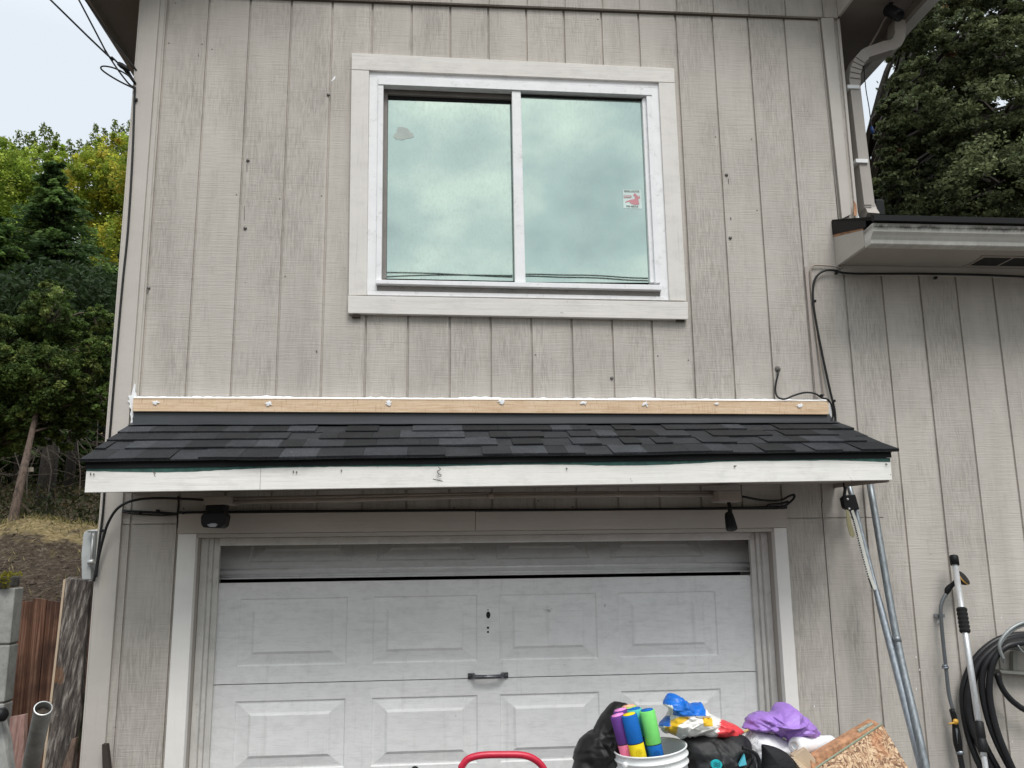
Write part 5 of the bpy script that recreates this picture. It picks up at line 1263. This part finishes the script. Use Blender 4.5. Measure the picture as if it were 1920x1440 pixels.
def crumple(name, label, cat, outline, y, depth, mat, seed=0, amp=.03, fs=9.0, cols=None, group=None, rings=30, seg=120, drop=None):
    """body with a measured outline, real thickness and creased folds; drop stretches it down to what it lies on"""
    P = [W(u, v, y) for u, v in outline]; cx = sum(p.x for p in P)/len(P); cz = sum(p.z for p in P)/len(P); C = V(cx, y, cz)
    n = len(P); pts = smooth_path(P+[P[0]], 10); ang = []
    for p in pts: ang.append((math.atan2(p.z-cz, p.x-cx), math.hypot(p.x-cx, p.z-cz)))
    ang = sorted(ang); A = np.array([a for a, r in ang]); R = np.array([r for a, r in ang])
    A = np.concatenate([A-2*math.pi, A, A+2*math.pi]); R = np.tile(R, 3)
    mb = MB(); mb.smooth = True; base = 0
    def rnd(p):
        v = V(p.x*fs, p.y*fs*.7, p.z*fs*1.5)+V(seed*3.1, seed*7.7, seed*1.3); w_ = V(noise.noise(v*.5), noise.noise(v*.5+V(5, 5, 5)), noise.noise(v*.5+V(9, 1, 3)))
        v = v+w_*.8
        def tilt_(c_):
            q = c_[0]; g_ = V(noise.noise(q*7.3+V(.5, .2, .1)), noise.noise(q*7.3+V(9.5, 3.2, 1.1)), noise.noise(q*7.3+V(2.5, 7.2, 5.1)))
            return g_.normalized() if g_.length > 1e-4 else V(1, 0, 0)
        d, c1 = noise.voronoi(v); d2, c2 = noise.voronoi(v*2.2+V(3, 1, 7)); d3, c3 = noise.voronoi(v*4.6+V(1, 9, 2))
        e1 = min(1.0, (d[1]-d[0])*5); e2 = min(1.0, (d2[1]-d2[0])*5)
        return (v-c1[0]).dot(tilt_(c1))*1.05*e1 + (v*2.2+V(3, 1, 7)-c2[0]).dot(tilt_(c2))*.42*e2 + (d3[1]-d3[0])*.10
        v = v+w_*1.4; d, _ = noise.voronoi(v); d2, _ = noise.voronoi(v*2.3+V(3, 1, 7))
        d3, _ = noise.voronoi(v*5.1+V(1, 9, 2)); return (d[1]-d[0])*1.25-.45+(d2[1]-d2[0])*.5+(d3[1]-d3[0])*.16
    idx = {}
    for side in (-1, 1):
        for i in range(rings+1):
            s_ = math.sin(i/rings*math.pi/2)
            for j in range(seg):
                if i == rings and side == 1: idx[(side, i, j)] = idx[(-1, i, j)]; continue
                if i == 0 and j > 0: idx[(side, i, j)] = idx[(side, 0, 0)]; continue
                a = 2*math.pi*j/seg-math.pi; r = float(np.interp(a, A, R))*s_; th = depth*math.sqrt(max(0, 1-s_*s_))
                p = V(cx+r*math.cos(a), y+side*th, cz+r*math.sin(a))
                k = rnd(V(p.x, p.y*.8, p.z))*amp; dirn = V(math.cos(a)*s_*.35, side*1.0*(1-s_*.7), math.sin(a)*s_*.35)
                p = p+dirn*k; idx[(side, i, j)] = len(mb.v); mb.v.append(p)
        for i in range(rings):
            for j in range(seg):
                j2 = (j+1) % seg; q = [idx[(side, i, j)], idx[(side, i+1, j)], idx[(side, i+1, j2)], idx[(side, i, j2)]]
                if i == 0: q = [q[0], q[1], q[2]]
                if side == 1: q = q[::-1]
                if cols:
                    c = sum((mb.v[w_] for w_ in q), V(0, 0, 0))/len(q); mb.cur = cols(c)
                mb.face(q)
    o = mb.build(name, mat); return tag(o, label, cat, group)
def fabric(name, c, rough=.8, attr=False, spec=.2, bm=.25): return simple(name, c, rough, 0, .08, 20, bmp=bm, bscale=120, spec=spec, attr=attr)

# black plastic sheet / bag at the left of the bucket
trash = simple('black_bin_bag', (.013, .012, .012), .5, 0, .2, 12, spec=.35)
crumple('bin_bag', 'large crumpled black plastic bag behind the white bucket', 'bag', [(1072, 1460), (1078, 1425), (1083, 1392), (1108, 1368), (1140, 1326), (1156, 1317), (1176, 1320), (1192, 1340), (1200, 1380), (1205, 1460), (1190, 1560), (1100, 1560)], -.42, .12, trash, 1, .050, 7)
# bucket
bk_root = thing('bucket', 'white plastic bucket holding colourful foam water shooters', 'bucket', (W(1222, 1400, -.56).x, -.56, .78))
bt_, bl_c = W(1219, 1401, -.56), W(1232, 1560, -.56); axb = (bt_-bl_c).normalized(); axb = V(-.10, -.02, 1).normalized()
R0 = .14; wallp = MB(); wallp.smooth = True
H = .33; b0 = bt_-axb*H
wallp.lathe(b0, axb, [(h_, r_*1.045) for h_, r_ in [(0, 0), (0, .118), (H-.10, .1295), (H-.062, .130), (H-.060, .1365), (H-.056, .1365), (H-.054, .131), (H-.034, .132), (H-.032, .1385), (H-.027, .1385), (H-.025, .1325), (H-.006, .1330), (H-.005, .137), (H, .1375), (H+.002, .1355), (H, .1310), (H-.02, .1300), (.01, .115), (.01, 0)]], 56)
wallp.build('pail', M['white_plastic'], bk_root)
ear = MB(); ear.lathe(b0+axb*(H-.045)+V(-.118, -.075, 0), V(-.8, -.5, 0), [(0, .012), (.012, .012), (.014, .006), (.014, 0)], 12); ear.build('handle_ear', M['white_plastic'], bk_root)
bh = MB(); e0 = b0+axb*(H-.045)+V(-.125, -.080, 0); e1 = b0+axb*(H-.045)+V(.125, .06, 0)
bh.tube(smooth_path([e0, e0+V(.0, -.05, -.12), (e0+e1)*.5+V(.02, -.14, -.20), e1+V(.03, -.05, -.12), e1], 6), .0025, 6); bh.build('bail_handle', M['galv'], bk_root)
# support box under the bucket
cr = MB(); cr.box(bt_.x-.17, bt_.x+.17, -.74, -.40, TZ+.001, b0.z-.004); cr.box(bt_.x-.178, bt_.x+.178, -.748, -.392, b0.z-.05, b0.z-.0045)
tag(cr.build('storage_box', simple('grey_storage_box', (.2, .2, .2), .6), None, .01), 'grey storage box under the white bucket', 'box')

foam = {}
def fmat(n, c):
    if n not in foam: foam[n] = simple('foam_'+n, c, .8, 0, .06, 60, bmp=.35, bscale=300, spec=.2)
    return foam[n]
FC = {'purple': (.13, .045, .24), 'pink': (.88, .22, .36), 'orchid': (.80, .28, .62), 'blue': (.010, .13, .46), 'yellow': (.86, .66, .02), 'green': (.20, .68, .17), 'teal': (.10, .50, .46), 'lime': (.45, .75, .12), 'peach': (.88, .48, .30)}
def shooter(label, utop, vtop, y, mainc, lowc, capc, tiltx=-.16, holes=False, R=.0305, ln=.24, vsplit=.105):
    p = W(utop, vtop, y); axd = V(tiltx, 0.03, 1).normalized(); root = thing('foam_water_shooter', label, 'water toy', p-axd*ln, 'foam water shooters in the bucket')
    m_ = MB(); m_.lathe(p, -axd, [(0.001, 0), (.001, R*.93), (.004, R), (vsplit-.002, R), (vsplit, R*.97)], 28); m_.build('foam_sleeve', fmat(mainc, FC[mainc]), root)
    m_ = MB(); m_.lathe(p, -axd, [(vsplit, R*.97), (vsplit+.002, R), (ln, R), (ln, 0)], 28); m_.build('foam_base', fmat(lowc, FC[lowc]), root)
    m_ = MB(); m_.lathe(p, axd, [(0, R*.80), (.003, R*.78), (.003, 0)], 24); m_.lathe(p+axd*.003, axd, [(0, R*.35), (.002, R*.3), (.002, 0)], 16); m_.build('end_disc', fmat(capc, FC[capc]), root)
    m_ = MB(); m_.lathe(p-axd*vsplit, axd, [(-.0015, R*1.005), (.0015, R*1.005)], 28); m_.build('seam', M['dark'], root)
    if holes:
        m_ = MB(); s_ = V(1, 0, -tiltx).normalized(); fwd = axd.cross(s_).normalized(); fwd = fwd if fwd.y < 0 else -fwd
        for rr, nn in ((0, 1), (.0055, 6), (.011, 11)):
            for k in range(nn):
                a = 2*math.pi*k/max(1, nn); dx, dz_ = rr*math.cos(a), rr*math.sin(a); cc = p-axd*(vsplit+.032)+s_*dx+axd*dz_+fwd*(math.sqrt(R*R-dx*dx)+.0006)
                pts_ = [cc+s_*.0019*math.cos(q*1.047)+axd*.0019*math.sin(q*1.047) for q in range(6)]; m_.prism(pts_, -fwd*.002)
        m_.build('vent_holes', fmat(lowc+'_dark', tuple(x*.45 for x in FC[lowc])), root)
    return root
shooter('purple and pink foam water shooter with orchid end, in front at left of the bucket', 1158, 1341, -.585, 'purple', 'pink', 'orchid', holes=True, tiltx=-.25)
shooter('purple foam water shooter tucked behind the front purple one', 1163, 1331, -.525, 'purple', 'pink', 'orchid', tiltx=-.23)
shooter('blue and yellow foam water shooter with yellow end, front middle of the bucket', 1179.5, 1339.5, -.620, 'blue', 'yellow', 'yellow', holes=True, tiltx=-.20)
shooter('green and blue foam water shooter with blue end, front right of the group', 1213, 1331.5, -.605, 'green', 'blue', 'blue', holes=True, tiltx=-.16, vsplit=.125)
shooter('teal foam water shooter with blue end behind the green one', 1189, 1329, -.545, 'teal', 'blue', 'blue')
shooter('lime and peach foam water shooter lying at the back left of the bucket', 1179, 1324, -.505, 'lime', 'peach', 'peach', tiltx=-.12)

# deflated beach ball
def ball_cols(c):
    u_, v_ = project(c)
    nz = noise.noise(c*9)*6
    if u_+nz > 1352-(v_-1350)*.3: return (.78, .06, .07)
    if v_ < 1342+nz and (u_+nz) < 1325 and not (u_ < 1262 and v_ > 1322+nz): return (.012, .16, .62)
    if u_ < 1258+nz and 1342 < v_ < 1362: return (.012, .12, .45)
    if (1248+nz < u_ < 1292 and v_ > 1338 and abs(v_-(1366-(u_-1248)*.62+nz)) < 8) or (1252 < u_ < 1270+nz and v_ > 1362) or (1318 < u_+nz < 1336 and 1346 < v_ < 1362): return (.82, .50, .03)
    return (.84, .82, .78)
def project(p):
    d = p-CAM; z = d.dot(FW); return 960+F_PX*d.dot(RT)/z, 720-F_PX*d.dot(UP)/z
vinyl = simple('shiny_vinyl', (1, 1, 1), .38, 0, .03, 20, spec=.5, attr=True)
crumple('beach_ball', 'deflated beach ball in white, blue, yellow and red on the black backpack', 'beach ball', [(1238, 1358), (1250, 1345), (1256, 1330), (1243, 1320), (1250, 1304), (1262, 1300), (1276, 1306), (1292, 1320), (1312, 1318), (1318, 1332), (1338, 1342), (1362, 1352), (1384, 1362), (1390, 1374), (1372, 1386), (1345, 1382), (1310, 1384), (1275, 1382), (1255, 1374), (1242, 1368)], -.50, .11, vinyl, 3, .052, 10, ball_cols, seg=200, rings=44)
crumple('backpack', 'black backpack with teal badges beside the white bucket', 'backpack', [(1280, 1470), (1276, 1420), (1279, 1385), (1300, 1374), (1345, 1370), (1385, 1376), (1402, 1392), (1412, 1420), (1418, 1470), (1410, 1600), (1285, 1600)], -.52, .12, fabric('black_nylon', (.012, .012, .013), .55, spec=.4), 5, .034, 10)
bp_root = bpy.data.objects['backpack']
teal = simple('teal_badge', (.02, .42, .46), .5)
m_ = MB(); c = W(1344, 1434, -.655); m_.smooth = False; m_.prism([c+V(.022*math.cos(k*math.pi/10), 0, .017*math.sin(k*math.pi/10)) for k in range(20)], (0, .012, 0)); m_.build('round_badge', teal, bp_root)
m_ = MB()
for dz_ in (.006, 0, -.006): m_.tube(smooth_path([c+V(-.013, -.001, dz_-.001), c+V(-.004, -.001, dz_+.003), c+V(.004, -.001, dz_-.002), c+V(.013, -.001, dz_+.002)], 4), .0009, 5)
m_.build('badge_waves', simple('dark_teal', (.01, .10, .12), .6), bp_root)
m_ = MB(); m_.prism([W(u, v, -.640) for u, v in ((1396, 1414), (1400, 1434), (1384, 1438))], (0, .012, 0)); m_.build('triangle_badge', simple('light_blue_badge', (.10, .50, .62), .5), bp_root)
m_ = MB(); m_.tube(smooth_path([W(u, v, -.645) for u, v in ((1392, 1402), (1408, 1408), (1420, 1418), (1424, 1440), (1420, 1470))], 5), .008, 6); m_.build('strap', M['black_plastic'], bp_root)
crumple('purple_cloth', 'crumpled bright purple plastic cloth on top of the pile', 'cloth', [(1386, 1364), (1400, 1356), (1408, 1340), (1426, 1334), (1446, 1334), (1460, 1324), (1478, 1322), (1494, 1330), (1500, 1336), (1518, 1350), (1530, 1366), (1537, 1376), (1528, 1384), (1508, 1380), (1494, 1384), (1482, 1388), (1466, 1378), (1440, 1370), (1410, 1370)], -.46, .10, simple('purple_plastic', (.36, .20, .60), .42, 0, .06, 14, spec=.4), 7, .058, 9.5, seg=200, rings=44)
wb_ = simple('white_printed_cloth', (.80, .80, .82), .7, 0, .04, 14, bmp=.4, bscale=60)
def print_mat():
    m, t, b = new_mat('white_bag_with_sketchy_print')
    v = mapping(t, (1, 1, 1)); a = noise_n(t, v, 26, 4, .6, 1.5); m1 = noise_n(t, v, 9, 2, .5)
    line = ramp(t, a, [(.485, 0), (.498, 1), (.502, 1), (.515, 0)]); f = mixc(t, 1.0, line, ramp(t, m1, [(.46, 0), (.54, .8)]), 'MULTIPLY')
    t.links.new(mixc(t, f, (.80, .80, .82), (.04, .04, .05)), b.inputs['Base Color']); b.inputs['Roughness'].default_value = .6; return m
crumple('white_bag', 'crumpled white bag with thin black print under the purple cloth', 'bag', [(1396, 1384), (1410, 1369), (1432, 1369), (1455, 1376), (1474, 1386), (1484, 1400), (1494, 1416), (1500, 1470), (1490, 1600), (1400, 1600), (1394, 1470), (1404, 1420)], -.46, .11, print_mat(), 9, .035, 9)
crumple('sun_hat', 'black mesh hat leaning on the white bag', 'hat', [(1428, 1450), (1430, 1420), (1429, 1398), (1433, 1396), (1450, 1400), (1468, 1408), (1482, 1420), (1494, 1445), (1500, 1500), (1430, 1500)], -.60, .05, fabric('charcoal_cloth', (.020, .020, .022), .7), 4, .010, 8)
pt_ = thing('paper_towel_roll', 'white paper towel roll lying below the purple cloth', 'paper towel roll', W(1520, 1400, -.47))
m_ = MB(); p0, p1 = W(1490, 1398, -.56), W(1558, 1394, -.40); ax_ = (p1-p0); Lr = ax_.length
m_.lathe(p0, ax_, [(.012, 0), (.012, .013), (0, .014), (-.001, .020), (.003, .030), (.008, .0325), (Lr-.006, .0325), (Lr, .028), (Lr, 0)], 32); m_.build('roll', simple('soft_white_paper', (.84, .84, .86), .9, 0, .03, 30, bmp=.5, bscale=80), pt_)
m_ = MB(); m_.lathe(p0-ax_.normalized()*.0015, ax_, [(0, .0145), (0, .0165), (.01, .0165)], 20); m_.build('cardboard_core', simple('cardboard_core', (.62, .50, .42), .8), pt_)
nk = thing('napkin_stack', 'stack of brown folded paper napkins leaning on the chipboard', 'napkins', W(1510, 1430, -.55))
m_ = MB(); m_.prism([W(u, v, -.60) for u, v in ((1488, 1418), (1510, 1402), (1529, 1424), (1530, 1450), (1500, 1460))], (0, .04, 0)); m_.build('top_napkin', simple('kraft_paper', (.52, .40, .28), .8, bmp=.3), nk, .002)
for k in range(5):
    m_ = MB(); m_.prism([W(1486+k*3.2, 1422+k*4, -.605-k*.006), W(1490+k*3.2, 1420+k*4, -.605-k*.006), W(1522, 1448+k*3, -.605-k*.006), W(1520, 1456+k*3, -.605-k*.006)], (0, .02, 0)); m_.build('napkin', simple('kraft_paper_edge', (.60, .48, .35), .8), nk)
m_ = MB(); m_.tube([W(1384, 1378, -.50), W(1408, 1366, -.49), W(1420, 1362, -.47)], .005, 8); tag(m_.build('bamboo_stick', simple('bamboo', (.55, .42, .16), .5)), 'short yellow bamboo stick between beach ball and purple cloth', 'stick')
crumple('grey_pouch', 'dark grey pouch under the paper towel roll', 'pouch', [(1512, 1408), (1535, 1404), (1558, 1404), (1566, 1415), (1560, 1440), (1520, 1440)], -.45, .03, fabric('slate_cloth', (.10, .12, .14), .7), 6, .008, 12)

def osb_mat():
    m, t, b = new_mat('oriented_strand_board')
    tc = t.nodes.new('ShaderNodeTexCoord').outputs['Object']
    dist = t.nodes.new('ShaderNodeTexNoise'); dist.inputs['Scale'].default_value = 14; t.links.new(tc, dist.inputs['Vector'])
    ad = t.nodes.new('ShaderNodeVectorMath'); ad.operation = 'MULTIPLY_ADD'; ad.inputs[1].default_value = (.05, .05, .05); t.links.new(dist.outputs['Color'], ad.inputs[0]); t.links.new(tc, ad.inputs[2])
    outs = []
    for k, (sc, rot) in enumerate((((60, 30, 190), .6), ((190, 30, 66), .3), ((110, 30, 120), -.7))):
        v = t.nodes.new('ShaderNodeTexVoronoi'); v.inputs['Scale'].default_value = 1; v.inputs['Randomness'].default_value = 1
        t.links.new(mapping(t, sc, rot=(0, rot, 0), src=ad.outputs[0]), v.inputs['Vector'])
        s_ = t.nodes.new('ShaderNodeSeparateColor'); t.links.new(v.outputs['Color'], s_.inputs[0])
        outs.append((ramp(t, s_.outputs[0], [(.0, (.09, .04, .02)), (.3, (.28, .15, .08)), (.6, (.44, .28, .16)), (1.0, (.64, .47, .30))]), v.outputs['Distance'], s_.outputs[1]))
    c = mixc(t, ramp(t, outs[1][2], [(.45, 0), (.5, 1)]), outs[0][0], outs[1][0]); c = mixc(t, ramp(t, outs[2][2], [(.62, 0), (.66, 1)]), c, outs[2][0])
    big_ = noise_n(t, tc, 7, 3, .5); c = mixc(t, ramp(t, big_, [(.62, 0), (.68, .8)]), c, (.46, .30, .15)); c = mixc(t, ramp(t, noise_n(t, mapping(t, (1, 1, 1), (3, 0, 0), src=tc), 6, 2, .5), [(.66, 0), (.74, .7)]), c, (.42, .16, .06))
    t.links.new(c, b.inputs['Base Color']); b.inputs['Roughness'].default_value = .7; bump(t, b, outs[0][1], .4, .004); return m
OSB = osb_mat()
ob1 = thing('chipboard', 'front sheet of flaky orange brown chipboard leaning in the pile', 'board', W(1620, 1440, -.62))
def sheet(y, px, th, dvec=(.0, 1, 0)):
    m_ = MB(); m_.prism([W(u, v, yy) for u, v, yy in px], Vector(dvec)*th); return m_
m_ = sheet(0, ((1518, 1449, -.66), (1654, 1358, -.56), (1712, 1455, -.66), (1790, 1590, -.80), (1640, 1640, -.88)), .012); m_.build('board', OSB, ob1)
m_ = MB(); m_.tube([W(1518, 1448, -.662), W(1654, 1356.5, -.562)], .0032, 4); m_.build('painted_edge', simple('pale_green_edge', (.30, .36, .27), .8), ob1)
ob2 = thing('chipboard', 'rear sheet of chipboard seen edge on behind the front sheet', 'board', W(1600, 1420, -.52))
m_ = MB(); m_.prism([W(1519, 1424, -.60), W(1640, 1352, -.50), W(1652, 1360, -.51), W(1525, 1450, -.61)], (0, .05, .0)); m_.build('board', simple('board_side', (.42, .22, .12), .8, 0, .5, 35), ob2)
m_ = MB(); m_.prism([W(1608, 1369, -.532), W(1634, 1354, -.512), W(1638, 1357, -.512), W(1612, 1374, -.532)], (0, .004, 0)); m_.build('flaked_paint', simple('camouflage_flakes', (.33, .36, .30), .8, 0, .7, 60), ob2)

# red hand truck
ht = thing('hand_truck', 'hand truck with a bright red tube handle in front of the garage door', 'hand truck', (1.45, -.6, 0))
redm = simple('glossy_red_paint', (.52, .015, .045), .32, 0, .15, 30, spec=.5, bmp=.2, bscale=200)
yh = -.75
m_ = MB(); top = [(880, 1480), (866, 1444), (868, 1434), (880, 1422), (905, 1416), (945, 1415), (980, 1416), (1001, 1423), (1016, 1436), (1022, 1452), (1020, 1490)]
pts = smooth_path([W(u, v, yh) for u, v in top], 6); a_, b_ = pts[0], pts[-1]
m_.tube([V(a_.x, -.60, .16)]+pts+[V(b_.x, -.60, .16)], .0125, 14); m_.build('frame', redm, ht)
m_ = MB()
for z_ in (.30, .52, .74): yk = -.60-.15*(z_-.16)/(a_.z-.16); m_.tube([(a_.x, yk, z_), (b_.x, yk, z_)], .009, 10)
m_.build('cross_bars', redm, ht)
m_ = MB(); m_.box(a_.x-.02, b_.x+.02, -.82, -.60, .012, .018); m_.build('toe_plate', redm, ht)
for s_ in (-1, 1):
    xw = a_.x-.05 if s_ < 0 else b_.x+.05
    m_ = MB(); m_.lathe((xw-.02, -.54, .115), (1, 0, 0), [(0, .06), (0, .095), (.008, .105), (.032, .105), (.04, .095), (.04, .06)], 28); w_o = m_.build('wheel', M['hose'], ht)
    m_ = MB(); m_.lathe((xw-.018, -.54, .115), (1, 0, 0), [(0, 0), (0, .06), (.036, .06), (.036, 0)], 20); m_.build('rim', M['white_plastic'], w_o)
m_ = MB(); m_.tube([(a_.x-.05, -.54, .115), (b_.x+.05, -.54, .115)], .008, 8); m_.build('axle', M['galv'], ht)
m_ = MB(); m_.smooth = True; c = W(778, 1444, .11); m_.lathe(c, (0, -1, 0), [(0, .018), (.012, .018), (.018, .012), (.020, 0)], 16); m_.build('lock_knob', M['black_plastic'], house)
